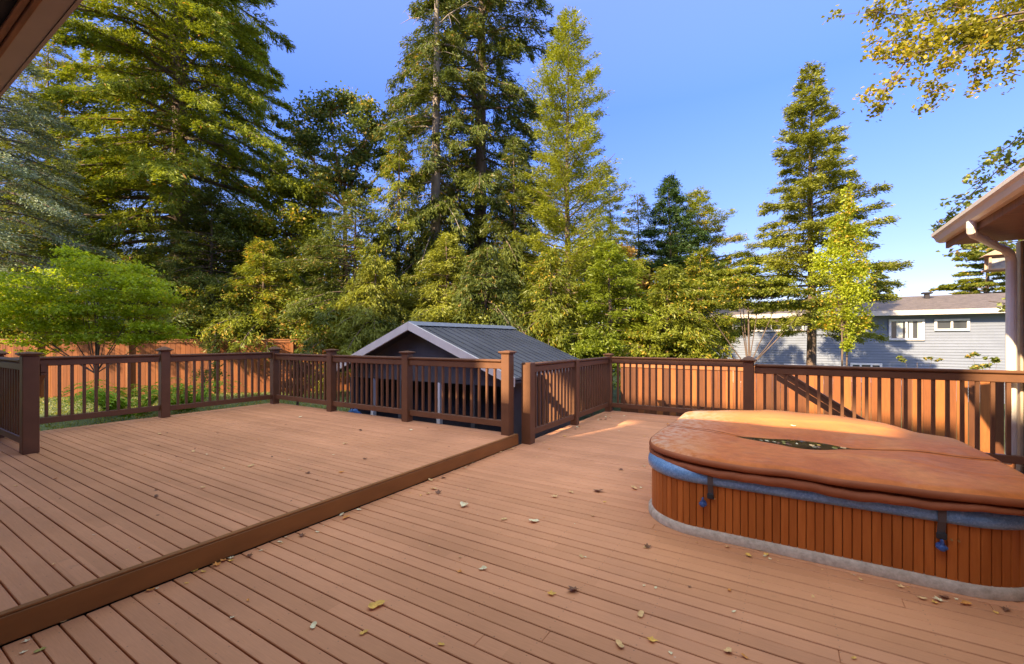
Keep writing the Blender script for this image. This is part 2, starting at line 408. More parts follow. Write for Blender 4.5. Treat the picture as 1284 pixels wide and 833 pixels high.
r = thing('deck_railing', 'brown railing across the far end of the lower deck in front of sunlit cedar fence', 'railing', (-1.7, 8.5, 0), 'deck railings')
panel(r, CX+.07, -.63, 'x', 8.50, 1.085, .09, 18)
post(r, -.57, 8.50, 0, 1.10, 'none', .115)
r = thing('deck_railing', 'brown railing behind the hot tub with a pyramid capped post', 'railing', (1., 6.85, 0), 'deck railings')
post(r, -.46, 6.85, 0, 1.115, 'pyramid', .127)
panel(r, -.39, 2.12, 'x', 6.85, 1.09, .10, 20)
r = thing('deck_railing', 'short dark railing at the left border of the view beside a wide post', 'railing', (-7.24, 1.37, UP), 'deck railings')
post(r, -7.26, 1.39, UP, 1.235, 'flat', .135)
panel(r, LX+.07, -7.34, 'x', 1.37, 1.20, UP+.09, 10)
# stair handrails
def slope_rail(name, label, p0, p1, off, vis=.2, w=.06, posts=()):
    t = thing(name, label, 'handrail', (p0[0], off, 0)); m = MB()
    for (dz0, dz1, ww) in ((-.035, 0, .09), (-.125, -.037, w), (-vis, -.135, w*.9)):
        m.prism([(p0[0], p0[1]+dz0), (p1[0], p1[1]+dz0), (p1[0], p1[1]+dz1), (p0[0], p0[1]+dz1)], 'y', off-ww/2, off+ww/2)
    o = m.build('rail', M['rail'], t); recalc(o)
    for (x, z0, z1) in posts: post(t, x, off, z0, z1, 'none', .1)
    return t
slope_rail('stair_handrail', 'sloping brown stair handrail descending to the right behind the balusters near the hot tub', (-.16, 1.0), (1.95, -.42), 8.30, .23, .06, ((2.0, -1.2, -.3),))
slope_rail('stair_handrail', 'dark sloping handrail leaving the wide post at the left border', (-7.34, 1.17), (-8.66, .47), 1.52, .16, .05, ((-8.7, -.5, .45),))

# ---------------------------------------------------------------- fences
def fence(name, label, p0, p1, ztop, zbot, mat, posts=True, gapdark=True, trim=.09):
    p0 = np.array(p0, float); p1 = np.array(p1, float); L = np.linalg.norm(p1-p0); d = (p1-p0)/L; nrm = np.array([d[1], -d[0]])
    if np.dot(nrm, -p0) < 0: nrm = -nrm
    t = thing(name, label, 'fence', (p0[0], p0[1], zbot), 'cedar fences round the yard')
    def ob(mb, s0, s1, o0, o1, z0, z1):
        vs = [tuple(p0+d*s+nrm*o)+(z,) for z in (z0, z1) for o in (o0, o1) for s in (s0, s1)]
        mb.add(vs, [(0,2,3,1), (4,5,7,6), (0,1,5,4), (2,6,7,3), (0,4,6,2), (1,3,7,5)])
    b = MB(); s = 0
    while s < L-.02:
        gp = random.choice([.002, .003, .004, .006, .009]); wdt = min(.14, L-s)
        ob(b, s+gp/2, s+wdt-gp/2, 0, .018, zbot+.05, ztop-trim+random.uniform(-.004, .004)+.03); s += .142
    o = b.build('board_panel', mat, t); recalc(o)
    r_ = MB(); ob(r_, 0, L, .019, .042, ztop-trim, ztop-.005); ob(r_, 0, L, -.03, .06, ztop-.004, ztop+.03)
    ob(r_, 0, L, -.042, -.001, zbot+.35, zbot+.44)
    o = r_.build('top_rail', M['cedar_trim'], t); recalc(o)
    if posts:
        k = 0.05
        while k < L:
            q = MB(); ob(q, k, k+.09, .043, .10, zbot-.1, ztop-.006); o = q.build('post', M['cedar_trim'], t); recalc(o); k += 2.42
    return t
fence('cedar_fence', 'bright orange cedar board fence behind the railing of the lower deck', (-3.4, 10.4), (4.6, 10.4), .86, -1.15, M['cedar'], posts=False)
fence('cedar_fence', 'cedar fence section in painted sunlit yellow glimpsed just left of the shed', (-12.9, 10.6), (-9.2, 10.6), 1.2, -.9, M['cedar_sunlit'], posts=False)
fence('cedar_fence', 'long orange cedar fence beyond the lawn on the left', (-21.5, 2.2), (-13.0, 10.5), 1.41, -.45, M['cedar_left'])

# ---------------------------------------------------------------- shed
S0 = (-5.98, 6.0)
sh = thing('garden_shed', 'grey garden shed with white gable trim and ribbed dark roof behind the deck railing', 'shed', (S0[0], S0[1], -1.0))
zr, ze, hw, y0s, y1s = 1.72, .80, 2.28, 6.0, 9.6
sl = (zr-ze)/hw
m = MB(); m.prism([(S0[0]-hw+.3, .62), (S0[0]+hw-.3, .62), (S0[0]+hw-.3, zr-.06-sl*(hw-.3)), (S0[0], zr-.06), (S0[0]-hw+.3, zr-.06-sl*(hw-.3))], 'y', 6.32, 6.38)
m.box(S0[0]-hw+.3, S0[0]-hw+.36, 6.39, 9.3, -1.05, .88); m.box(S0[0]+hw-.36, S0[0]+hw-.3, 6.39, 9.3, -1.05, .88); m.box(S0[0]-hw+.37, S0[0]+hw-.37, 9.24, 9.3, -1.05, .9)
o = m.build('wall', M['shed_wall'], sh); recalc(o)
m = MB(); m.box(S0[0]-hw+.37, S0[0]+hw-.37, 6.9, 6.95, -1.0, .6); m.build('shade_panel', M['dark'], sh)  # near-black panel, painted shade of the open shed interior
for k, xx in enumerate((-2.0, -1.35, -.55, .45, 1.25, 2.0)):
    m = MB(); m.box(S0[0]+xx-.04, S0[0]+xx+.04, 6.30, 6.38, -1.05, .615); m.build('post', M['white_trim'] if k in (1, 3) else M['shed_wall'], sh)
def roofm():
    t = NT('ribbed_roof'); a = t.noise(1.6, 5); cc_ = t.ramp(a, [(.3, (.085, .08, .078)), (.7, (.14, .132, .13))]); k_ = t.ramp(t.noise(9, 7, rough=.75), [(.0, (0, 0, 0)), (.58, (0, 0, 0)), (.66, (1, 1, 1))]); t.col(t.mix(t.math('MULTIPLY', k_, .5), cc_, (.20, .15, .09))); t.bump(t.noise(30, 3), .15, .004)
    return t.set(Roughness=.55)
M['ribroof'] = roofm(); M['barge'] = basic('barge_paint', (.76, .66, .55), .6, .08, 4, .05)
m = MB()
for sg in (-1, 1):
    y = y0s+.02; i = 0
    while y < y1s:
        wv = .23; yy = min(y+wv, y1s)
        for (a, b, dz) in ((y, min(y+.20, y1s), 0), (min(y+.20, y1s), yy, .013)):
            if b-a < .005: continue
            p = [(S0[0], zr+dz), (S0[0]+sg*hw, ze+dz), (S0[0]+sg*hw, ze-.03), (S0[0], zr-.03)]
            m.prism(p, 'y', a, b)
        y += wv
o = m.build('roof', M['ribroof'], sh); recalc(o)
m = MB(); m.prism([(S0[0]-.16, zr-.035), (S0[0], zr+.045), (S0[0]+.16, zr-.035), (S0[0], zr+.028)], 'y', y0s, y1s+.02); o = m.build('ridge_cap', basic('ridge_metal', (.30, .31, .33), .35, .1), sh); recalc(o)
for sg in (-1, 1):
    m = MB(); m.prism([(S0[0]+sg*.004, zr+.03), (S0[0]+sg*(hw+.02), ze+.02), (S0[0]+sg*(hw+.02), ze-.13), (S0[0]+sg*.004, zr-.12)], 'y', y0s-.03, y0s+.015)
    o = m.build('barge_board', M['barge'], sh); recalc(o)
m = MB(); m.prism([(S0[0]-hw+.02, ze-.05), (S0[0], zr-.05), (S0[0], zr-.09), (S0[0]-hw+.02, ze-.09)], 'y', y0s+.02, 6.31)
m.prism([(S0[0]+hw-.02, ze-.05), (S0[0], zr-.05), (S0[0], zr-.09), (S0[0]+hw-.02, ze-.09)], 'y', y0s+.02, 6.31)
o = m.build('soffit', M['shed_wall'], sh); recalc(o)

# ---------------------------------------------------------------- blue-grey neighbour house
HU = 35.0
bh = thing('neighbour_house', 'blue grey two storey house with brown shingle roof beyond the fence on the right', 'house', (20, HU, -2.4))
def hx(px, py=420): return on_y(px, py, HU)[0]
def hz(px, py): return on_y(px, py, HU)[2]
xl, xr = hx(880), hx(1284)+14
zE = 3.1
m = MB(); m.box(xl, xr, HU+.05, HU+9, -2.6, zE-.12); z_ = -2.6
while z_ < zE-.14:
    z2 = min(z_+.165, zE-.13); m.add([(xl, HU-.028, z_), (xr, HU-.028, z_), (xr, HU+.006, z2), (xl, HU+.006, z2), (xl, HU+.05, z_), (xr, HU+.05, z_)], [(0, 1, 2, 3), (4, 5, 1, 0)]); z_ += .165
m.build('wall', M['blue_siding'], bh)
m = MB(); m.prism([(HU-.75, zE), (HU+4.5, zE+1.22), (HU+9.8, zE), (HU+9.8, zE-.08), (HU-.75, zE-.08)], 'x', xl-.6, xr+.6); rf = m.build('roof', M['shingle'], bh); recalc(rf)
m = MB(); m.box(xl-.6, xr+.6, HU-.80, HU-.755, zE-.25, zE+.03); m.build('fascia', basic('tan_fascia', (.55, .47, .38), .6), bh)
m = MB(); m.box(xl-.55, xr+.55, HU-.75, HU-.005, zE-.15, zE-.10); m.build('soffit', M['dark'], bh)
vx = on_y(1170, 375, HU+2)[0]
m = MB(); m.box(vx-.12, vx+.12, HU+3.3, HU+3.6, zE+.75, zE+1.25, .02); m.box(vx-.25, vx+.25, HU+3.2, HU+3.7, zE+1.26, zE+1.36, .02); m.build('vent', M['dark'], rf)
def window(rect, cols, curtains):
    xa, xb = hx(rect[0]), hx(rect[2]); xm = (rect[0]+rect[2])/2; zb, za = hz(xm, rect[3]), hz(xm, rect[1]); fw = .12
    f = MB(); y0, y1 = HU-.13, HU-.03
    f.box(xa, xb, y0, y1, za-fw, za, .01); f.box(xa, xb, y0, y1, zb, zb+fw, .01); f.box(xa, xa+fw, y0, y1, zb+fw+.001, za-fw-.001, .01); f.box(xb-fw, xb, y0, y1, zb+fw+.001, za-fw-.001, .01)
    for i in range(1, cols):
        c = xa+(xb-xa)*i/cols; f.box(c-.05, c+.05, y0, y1, zb+fw+.001, za-fw-.001, .01)
    fo = f.build('window', M['white_trim'], bh)
    g_ = MB(); g_.box(xa+fw, xb-fw, HU-.05, HU-.032, zb+fw, za-fw); g_.build('pane', M['glass'], fo)
    if curtains:
        k = MB()
        for i in range(cols):
            a = xa+(xb-xa)*i/cols; L = (xb-xa)/cols
            for (u0, u1) in ((.45, .80),) if i == 0 else ((.15, .36), (.62, .86)):
                k.box(a+L*u0, a+L*u1, HU-.062, HU-.0515, zb+fw+.02, za-fw-.02)
        k.build('curtain', M['curtain'], fo)
window((1114, 400.5, 1159, 427), 2, True)
window((1171, 400, 1215.5, 415), 2, False)
window((930, 402, 1008, 416), 4, False)
window((903, 402, 920, 429), 1, False)
window((983, 456.5, 1020, 480), 2, False)
window((1066, 455.5, 1106, 480), 3, False)
window((904, 456.5, 936, 480), 2, False)

# ---------------------------------------------------------------- our own house : wing at the right, main block behind the viewpoint
EX, EYW = 1.54, 7.02    # corner of the right eave
EDZ = -.115
wing = thing('house_wing', 'house corner at the right border with cream gutter and wooden soffit', 'house', (2.1, 6.9, 0))
m = MB(); m.box(2.16, 9.0, -.6, 7.08, -1.1, 2.49); m.build('wall', M['own_siding'], wing)
m = MB(); m.box(2.135, 2.158, 7.0, 7.12, -1.0, 2.49, .004); m.build('corner_trim', basic('tan_trim', (.52, .40, .28), .6), wing)
m = MB(); m.prism([(EX, 2.80), (9.2, 4.6), (9.2, 4.52), (EX, 2.70)], 'y', -.6, EYW); o = m.build('roof', M['shingle'], wing); recalc(o)
m = MB(); m.box(EX+.03, 2.2, -.6, EYW-.03, 2.615, 2.635); m.build('soffit', M['soffit'], wing)
m = MB(); m.box(EX, EX+.028, -.6, EYW-.02, 2.585, 2.70, .003); m.build('fascia', M['soffit'], wing)
m = MB(); m.prism([(EX+.03, 2.64), (2.2, 2.64), (9.0, 4.25), (9.0, 4.51), (EX+.03, 2.69)], 'y', EYW-.03, EYW+.01); o = m.build('rake_board', M['soffit'], wing); recalc(o)
m = MB(); prof = [(EX-.002, 2.655), (EX-.045, 2.655), (EX-.075, 2.672), (EX-.095, 2.715), (EX-.118, 2.735), (EX-.122, 2.768), (EX-.108, 2.768), (EX-.10, 2.745), (EX-.082, 2.72), (EX-.06, 2.68), (EX-.002, 2.668)]
m.prism(prof, 'y', .0, EYW-.001); m.prism([(EX-.002, 2.656), (EX-.045, 2.656), (EX-.075, 2.673), (EX-.095, 2.715), (EX-.118, 2.736), (EX-.12, 2.767), (EX-.002, 2.767)], 'y', EYW, EYW+.006)
gt = m.build('gutter', M['cream'], wing); recalc(gt)
def rtube(mb, pts, hw_, hd):
    """rectangular pipe swept along pts"""
    P = [np.array(p, float) for p in pts]; vs = []; fs = []
    for i in range(len(P)):
        d = P[min(i+1, len(P)-1)]-P[max(i-1, 0)]; d /= np.linalg.norm(d)
        side = np.array([0, 1, 0]); nn = np.cross(side, d); nn /= np.linalg.norm(nn)
        for (a, b) in ((1, 1), (1, .7), (1, -.7), (1, -1), (-1, -1), (-1, 1)): vs.append(P[i]+side*hw_*a+nn*hd*b)
    k = 6
    for i in range(len(P)-1):
        for j in range(k): fs.append((i*k+j, i*k+(j+1) % k, (i+1)*k+(j+1) % k, (i+1)*k+j))
    fs.append(tuple(range(k))[::-1]); fs.append(tuple((len(P)-1)*k+j for j in range(k)))
    mb.add(vs, fs)
m = MB(); m.tube([(EX-.055, 5.93, 2.55), (EX-.055, 5.93, 2.49), (EX-.05, 5.945, 2.455), (EX-.02, 6.0, 2.43), (EX+.05, 6.11, 2.42), (1.88, 6.72, 2.405), (1.98, 6.87, 2.39), (2.04, 6.95, 2.345), (2.06, 6.98, 2.27), (2.06, 6.98, 1.2), (2.06, 6.98, .30), (2.05, 6.96, .16), (2.0, 6.9, .10)], [.036, .037, .037, .037, .037, .037, .040, .043, .044, .044, .044, .044, .044], 12)
o = m.build('downspout', M['cream'], wing); recalc(o)
for c_ in wing.children:
    if c_.name.split('.')[0] in ('roof', 'soffit', 'fascia', 'rake_board', 'gutter'): c_.location.z += EDZ
# the main block whose shadow lies over the deck
mh = thing('main_house', 'taupe eave of the house at the top left corner of the view', 'house', (-3, -.6, 0))
m = MB(); m.box(-13, 1.3, -.80, -.62, -1, 3.1); m.build('wall', M['own_siding'], mh)
m = MB(); m.prism([(-.81, 3.60), (-5.5, 4.95), (-5.5, 4.85), (-.81, 3.5)], 'x', -13, 1.3); o = m.build('roof', M['shingle'], mh); recalc(o)
m = MB(); m.box(-13, 1.3, .575, .598, 2.975, 3.1, .003); m.build('fascia', M['soffit'], mh)
m = MB(); m.prism([(.60, 2.99), (.684, 2.992), (.69, 3.0), (.72, 3.10), (.60, 3.10)], 'x', -13, 1.3); m.prism([(.685, 2.986), (.700, 2.986), (.735, 3.11), (.722, 3.11)], 'x', -13, 1.3); o = m.build('gutter', M['taupe'], mh); recalc(o)
m = MB(); m.box(-13, 1.3, .545, .573, 2.985, 3.0, .003); m.build('trim_board', M['soffit'], mh)
m = MB(); m.prism([(-.6, 3.55), (.74, 3.16), (.74, 3.11), (-.6, 3.11)], 'x', -13, 1.3); o = m.build('roof', M['shingle'], mh); recalc(o)
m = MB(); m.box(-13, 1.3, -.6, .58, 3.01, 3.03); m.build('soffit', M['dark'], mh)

# added unseen blocker behind the viewpoint : shades the decks, its holes pass sun patches
tb = thing('sun_blocker', 'added unseen pale sun blocker behind the viewpoint that shades the decks', 'sun blocker', (-7, -16, -1))
def blocker_with_holes(x0, x1, z1, holes):
    xs_ = sorted({x0, x1}|{h[0] for h in holes}|{h[1] for h in holes}); zs_ = sorted({-1.0, z1}|{h[2] for h in holes}|{h[3] for h in holes}); m = MB()
    for a, b in zip(xs_, xs_[1:]):
        for c, d in zip(zs_, zs_[1:]):
            cx_, cz_ = (a+b)/2, (c+d)/2
            if any(h[0] < cx_ < h[1] and h[2] < cz_ < h[3] for h in holes): continue
            m.box(a-2.835, b-2.835, -16.15, -16.0, c+(5.445 if c > -.5 else 0), d+5.445)
    m.build('wall', basic('pale_blocker', (.62, .58, .52), .8), tb)
blocker_with_holes(-18, -9.0, 12.35, [])
blocker_with_holes(-8.999, -3.0, 10.5, [(-7.45, -6.80, 7.9, 8.95), (-8.2, -7.46, 7.36, 7.93), (-4.2, -3.4, 8.72, 9.08), (-5.2, -3.01, 7.68, 8.28)])
blocker_with_holes(-2.999, -2.65, 10.0, [])
blocker_with_holes(-2.649, 9, 9.1, [])
# bird feeder
fx, fy, fz = at(1251, 5.45, 340)
bf = thing('bird_feeder', 'small wooden lantern shaped bird feeder with glass sides hanging by the downspout', 'bird feeder', (fx, fy, fz))
wd = basic('feeder_wood', (.55, .36, .22), .6, .2, 8)
m = MB(); m.box(fx-.12, fx+.12, fy-.10, fy+.10, fz, fz+.022, .004); m.build('tray', wd, bf)
m = MB()
for a in (-1, 1):
    for b in (-1, 1): m.box(fx+a*.085-.011, fx+a*.085+.011, fy+b*.07-.011, fy+b*.07+.011, fz+.023, fz+.165)
m.box(fx-.096, fx+.096, fy-.081, fy+.081, fz+.1655, fz+.18, .002); m.build('frame', wd, bf)
m = MB(); m.box(fx-.07, fx+.07, fy-.06, fy+.06, fz+.026, fz+.16); m.build('glass_box', basic('feeder_glass', (.42, .42, .38), .15, .3, 20, 0), bf)
m = MB(); m.prism([(fx-.14, fz+.185), (fx+.14, fz+.185), (fx+.05, fz+.245), (fx-.05, fz+.245)], 'y', fy-.12, fy+.12); o = m.build('roof', wd, bf); recalc(o)
m = MB(); m.tube([(fx, fy, fz+.24), (fx, fy, fz+.50)], [.004, .004], 6); m.tube([(fx, fy, fz+.50), (fx, 7.1, fz+.50)], [.006, .006], 6); m.build('hook', M['dark'], bf)

# ---------------------------------------------------------------- hot tub
TX0, TX1, TY0, TY1 = -1.01, 1.27, 3.42, 5.62
def rrect(inset, n=10, rad=.46, radb=None):
    """rad: one radius or (front right, back right, back left, front left)"""
    x0, x1, y0, y1 = TX0+inset, TX1-inset, TY0+inset, TY1-inset; rs = rad if hasattr(rad, '__len__') else (rad,)*4; P = []
    rs = [max(.05, q-inset) for q in rs]
    for cx, cy, a0, r_ in ((x1-rs[0], y0+rs[0], -90, rs[0]), (x1-rs[1], y1-rs[1], 0, rs[1]), (x0+rs[2], y1-rs[2], 90, rs[2]), (x0+rs[3], y0+rs[3], 180, rs[3])):
        for k in range(n+1): a = radians(a0+90*k/n); P.append((cx+r_*cos(a), cy+r_*sin(a)))
    P = np.array(P+[P[0]]); seg = np.linalg.norm(np.diff(P, axis=0), axis=1); s = np.concatenate([[0], np.cumsum(seg)])
    return P, s
def ring(inset, count, rad=.46, radb=None):
    P, s = rrect(inset, 14, rad, radb); q = np.linspace(0, s[-1], count+1)[:-1]
    return np.stack([np.interp(q, s, P[:, 0]), np.interp(q, s, P[:, 1])], 1)
def loft(rings, close_top=False, close_bot=False):
    """rings: list of (Nx2 array, z)"""
    mb = MB(); n = len(rings[0][0]); vs = []
    for R, z in rings:
        zz = z if hasattr(z, '__len__') else [z]*n
        vs += [(R[i][0], R[i][1], zz[i]) for i in range(n)]
    fs = []
    for j in range(len(rings)-1):
        for i in range(n):
            k = (i+1) % n; fs.append((j*n+i, j*n+k, (j+1)*n+k, (j+1)*n+i))
    if close_top: fs.append(tuple((len(rings)-1)*n+i for i in range(n)))
    mb.add(vs, fs); return mb
tub = thing('hot_tub', 'square hot tub with redwood slat cabinet and blue rim on the lower deck', 'hot tub', (.13, 4.5, 0))
def base_mat():
    t = NT('tub_base'); t.col(t.ramp(t.noise(24, 6, rough=.7), [(.3, (.36, .28, .21)), (.7, (.66, .53, .42))])); t.bump(t.noise(60, 3), .4, .006); return t.set(Roughness=.8)
N = 160
ob = loft([(ring(0, N), .002), (ring(0, N), .045), (ring(.02, N), .062), (ring(.06, N), .064)]).build('base_trim', base_mat(), tub, smooth=True)
def cab_mat():
    t = NT('redwood_slats'); a = t.ramp(t.noise(5, 6, stretch=(5, 5, .5), rough=.65), [(.3, (.42, .105, .018)), (.7, (.56, .165, .034))]); 
    gi = t.n('ShaderNodeNewGeometry'); v = t.ramp(gi.outputs['Random Per Island'], [(0, (.82, .8, .78)), (1, (1.1, 1.1, 1.1))])
    t.col(t.mix(1., a, v, 'MULTIPLY')); t.bump(t.noise(40, 3, stretch=(3, 3, .2)), .15, .003)
    t.bsdf.inputs['Specular IOR Level'].default_value = .3
    return t.set(Roughness=.42)
P_, s_ = rrect(.03, 12); tot = s_[-1]; ns = int(round(tot/.0475)); cm = MB()
for k in range(ns):
    q = np.array([k*tot/ns+.0016, (k+.5)*tot/ns, (k+1)*tot/ns-.0016]); X = np.interp(q, s_, P_[:, 0]); Y = np.interp(q, s_, P_[:, 1])
    tan_ = np.array([X[2]-X[0], Y[2]-Y[0]]); tan_ /= np.linalg.norm(tan_); nn = np.array([tan_[1], -tan_[0]])*-1
    nn = -nn if np.dot(nn, np.array([X[1]-.13, Y[1]-4.5])) < 0 else nn
    ed = .0035; pts = [(X[0]-nn[0]*.004, Y[0]-nn[1]*.004), (X[0]+tan_[0]*ed, Y[0]+tan_[1]*ed), (X[2]-tan_[0]*ed, Y[2]-tan_[1]*ed), (X[2]-nn[0]*.004, Y[2]-nn[1]*.004), (X[2]-nn[0]*.012, Y[2]-nn[1]*.012), (X[0]-nn[0]*.012, Y[0]-nn[1]*.012)]
    pts = [(a+nn[0]*.004, b+nn[1]*.004) for a, b in pts]
    cm.prism(pts, 'z', .05, .39)
o = cm.build('cabinet', cab_mat(), tub); recalc(o)
loft([(ring(.046, N), .04), (ring(.046, N), .385)]).build('liner', M['dark'], tub)
def rim_mat():
    t = NT('blue_acrylic'); a = t.noise(70, 6, rough=.75); b = t.noise(7, 4)
    c = t.ramp(a, [(.25, (.05, .12, .24)), (.5, (.13, .27, .48)), (.75, (.36, .50, .68))])
    c = t.mix(t.ramp(b, [(.45, (0, 0, 0)), (.7, (.5, .5, .5))]), c, (.25, .42, .62)); t.col(c)
    t.bsdf.inputs['Coat Weight'].default_value = .3
    return t.set(Roughness=.38)
loft([(ring(.032, N), .380), (ring(.012, N), .383), (ring(.0, N), .40), (ring(-.004, N), .43), (ring(.004, N), .462), (ring(.03, N), .484), (ring(.07, N), .494), (ring(.2, N), .498), (ring(.3, N), .48)]).build('rim', rim_mat(), tub, smooth=True)
# locks and straps are built against the front
def front_y(x):
    if x < TX0+.46: d = x-(TX0+.46); return TY0+.46-sqrt(max(0, .46**2-d*d))
    if x > TX1-.46: d = x-(TX1-.46); return TY0+.46-sqrt(max(0, .46**2-d*d))
    return TY0
blue = basic('blue_plastic', (.03, .09, .28), .3, .1); brass = basic('brass', (.5, .35, .15), .35, .1, metal=.8)
for px, kx in ((885, 872), (1181, 1178)):
    X0 = on_y(px, 600, TY0)[0]; yf = front_y(X0)+.012
    if px == 885: X0 = -.47; yf = front_y(X0)+.02
    K = X0-.05 if px == 885 else X0+.0
    c = MB(); c.tube([(K, front_y(K)+.03, .245), (K, front_y(K)+.012, .245), (K, front_y(K)+.0, .245), (K, front_y(K)-.014, .245), (K, front_y(K)-.02, .245)], [.022, .024, .021, .019, .010], 14)
    c.box(K-.006, K+.006, front_y(K)-.018, front_y(K)+.015, .262, .292, .003)
    c.box(K-.026, K+.026, front_y(K)-.010, front_y(K)+.012, .238, .252, .003)
    c.build('lock_knob', blue, tub)
    for dx in (.045, .075):
        c = MB(); c.tube([(K+dx, front_y(K+dx)+.03, .29), (K+dx, front_y(K+dx)+.014, .29)], [.006, .005], 8); c.build('screw', brass, tub)

# cover : sagging two-part vinyl cover
cx0, cx1, cy0, cy1 = TX0-.015, TX1+.015, TY0-.03, TY1+.02
def cover_top(x, y):
    u = (x-cx0)/(cx1-cx0); v = (y-cy0)/(cy1-cy0)
    z = .572
    z += .085*sin(pi*min(1, max(0, (u-.02)/.86)))*sstep(.58, 1.0, v)            # far half humps up in the middle
    z -= .035*sstep(.75, 1, u)*sstep(.5, 1, v)
    fv = .50+.012*sin(5*u)
    z -= .024*math.exp(-((v-fv)/.016)**2)*sstep(.10, .35, u)                      # fold between the two halves
    z -= .062*math.exp(-(((u-.47)/.21)**2+((v-.50)/.12)**2))                      # sagging bowl
    z += .020*sin(pi*u)*math.exp(-((v-.10)/.14)**2)                               # swollen front edge
    z -= .012*math.exp(-(((u-.30)/.10)**2+((v-.26)/.10)**2))
    z += .016*math.exp(-(((u-.72)/.16)**2+((v-.3)/.13)**2))
    z += .006*sin(9*u+5*v)*sin(4*v+1)+.004*sin(17*u-11*v)+.003*sin(31*u+7*v+2*sin(9*v))
    z += .007*math.exp(-((v-.78-.1*u)/.02)**2)*sstep(.2, .4, u)*(1-sstep(.7, .95, u))  # wrinkles
    z += .006*math.exp(-((v-.34+.12*u)/.014)**2)*sstep(.45, .6, u)
    z += .006*math.exp(-((u-.16-.2*v)/.012)**2)*sstep(.5, .7, v)
    return z
def vinyl():
    t = NT('cover_vinyl'); a = t.noise(2.2, 6, rough=.6); b = t.noise(14, 7, rough=.7)
    c = t.ramp(a, [(.28, (.50, .125, .022)), (.5, (.62, .170, .034)), (.72, (.70, .24, .06))])
    c = t.mix(1., c, t.ramp(b, [(.3, (.82, .8, .78)), (.7, (1.1, 1.1, 1.12))]), 'MULTIPLY')
    w_ = t.ramp(t.noise(5.5, 7, rough=.72, stretch=(1, 2.2, 1)), [(.0, (0, 0, 0)), (.5, (0, 0, 0)), (.66, (1, 1, 1))])
    c = t.mix(t.math('MULTIPLY', w_, .3), c, (.28, .075, .025))
    w2_ = t.ramp(t.noise(3.1, 8, rough=.75), [(.0, (0, 0, 0)), (.55, (0, 0, 0)), (.72, (1, 1, 1))])
    c = t.mix(t.math('MULTIPLY', w2_, .25), c, (.74, .42, .24))
    # weathered, bleached far left corner; orange sun glow painted on the far half
    sx = t.n('ShaderNodeSeparateXYZ'); t.l(t.coord(), sx.inputs[0])
    k = t.math('MULTIPLY', t.math('SMOOTH_MIN', t.math('MAXIMUM', t.math('SUBTRACT', sx.outputs[1], 4.75), 0.0), .6, .1), 1.5)
    c = t.mix(t.math('MULTIPLY', k, .8), c, (.60, .25, .075))
    l_ = t.math('MULTIPLY', t.math('MAXIMUM', t.math('SUBTRACT', -.45, sx.outputs[0]), 0.0), 1.9)
    l2 = t.math('MULTIPLY', l_, t.ramp(b, [(.4, (0, 0, 0)), (.6, (1, 1, 1))]))
    c = t.mix(t.math('MULTIPLY', l2, .7), c, (.62, .47, .34))
    t.col(c); t.bump(t.noise(55, 4), .35, .004)
    t.bsdf.inputs['Specular IOR Level'].default_value = .25
    return t.set(Roughness=.6)
M['vinyl'] = vinyl()
M['vinyl_dark'] = basic('cover_side_vinyl', (.33, .095, .036), .6, .25, 3, .3, 40, spec=.25)
nr = 70; n = 260; rings = []; outer = ring(-.015, n, (.42, .16, .14, .62))
cen = np.array([.13, 4.51]); vs = []; fs = []
def crad(i, f): return cen+(outer[i]-cen)*f
mb = MB(); fr = [0.0]+[((j)/nr)**.8 for j in range(1, nr+1)]
for j in range(1, nr+1):
    for i in range(n):
        p = crad(i, fr[j]); z = cover_top(p[0], p[1])-.018*max(0, (fr[j]-.955)/.045)**2
        vs.append((p[0], p[1], z))
vs.append((cen[0], cen[1], cover_top(*cen))); ci = len(vs)-1
for j in range(nr-1):
    for i in range(n):
        k = (i+1) % n; fs.append((j*n+i, (j+1)*n+i, (j+1)*n+k, j*n+k))
for i in range(n): fs.append((ci, i, (i+1) % n))
mb.add(vs, fs); cov = thing('tub_cover', 'sagging rust brown vinyl hot tub cover with a puddle in its fold', 'cover', (.13, 4.5, .5))
o = mb.build('cover_top', M['vinyl'], cov, smooth=True); recalc(o)
# edge band and the hanging lower fold
def side_ring(off, dzf):
    R = outer+(outer-cen)/np.linalg.norm(outer-cen, axis=1)[:, None]*off
    return R, [dzf(i) for i in range(n)]
def topz(i): p = outer[i]; return cover_top(p[0], p[1])-.018
wob = [.005*sin(i*.17)+.003*sin(i*.53+1)+.002*sin(i*1.3) for i in range(n)]
lo = lambda i: .020 if outer[i][1] > 4.5 else 0
R1 = [side_ring(0, lambda i: topz(i)), side_ring(.012, lambda i: topz(i)-0.0069), side_ring(.016, lambda i: topz(i)-0.0172), side_ring(.016, lambda i: topz(i)-0.0327), side_ring(.006, lambda i: topz(i)-0.0430), side_ring(-.02, lambda i: topz(i)-0.0482)]
mb = loft([(R, z) for R, z in R1]); mb.build('piping', M['vinyl_dark'], cov, smooth=True)
def low(i):   # how far the fold hangs: more at the front
    p = outer[i]; f = max(0, min(1, (4.4-p[1])/.8)); return f*(.08+.85*max(0., sin(pi*max(0, min(1, (p[0]+.95)/1.95)))))
R2 = [side_ring(-.03, lambda i: topz(i)-0.0456), side_ring(-.05, lambda i: topz(i)-0.0516+wob[i]*.5), side_ring(-.035, lambda i: topz(i)-0.0568+wob[i]), side_ring(.002, lambda i: topz(i)-0.0602+wob[i]), side_ring(.016, lambda i: topz(i)-0.0722-.014*low(i)+wob[i]),
      side_ring(.013, lambda i: topz(i)-0.0860-.026*low(i)+wob[i]), side_ring(-.01, lambda i: topz(i)-0.0912-.034*low(i)+wob[i]), side_ring(-.12, lambda i: topz(i)-0.0774-.03*low(i))]
mb = loft([(R, z) for R, z in R2]); mb.build('skirt', M['vinyl_dark'], cov, smooth=True)
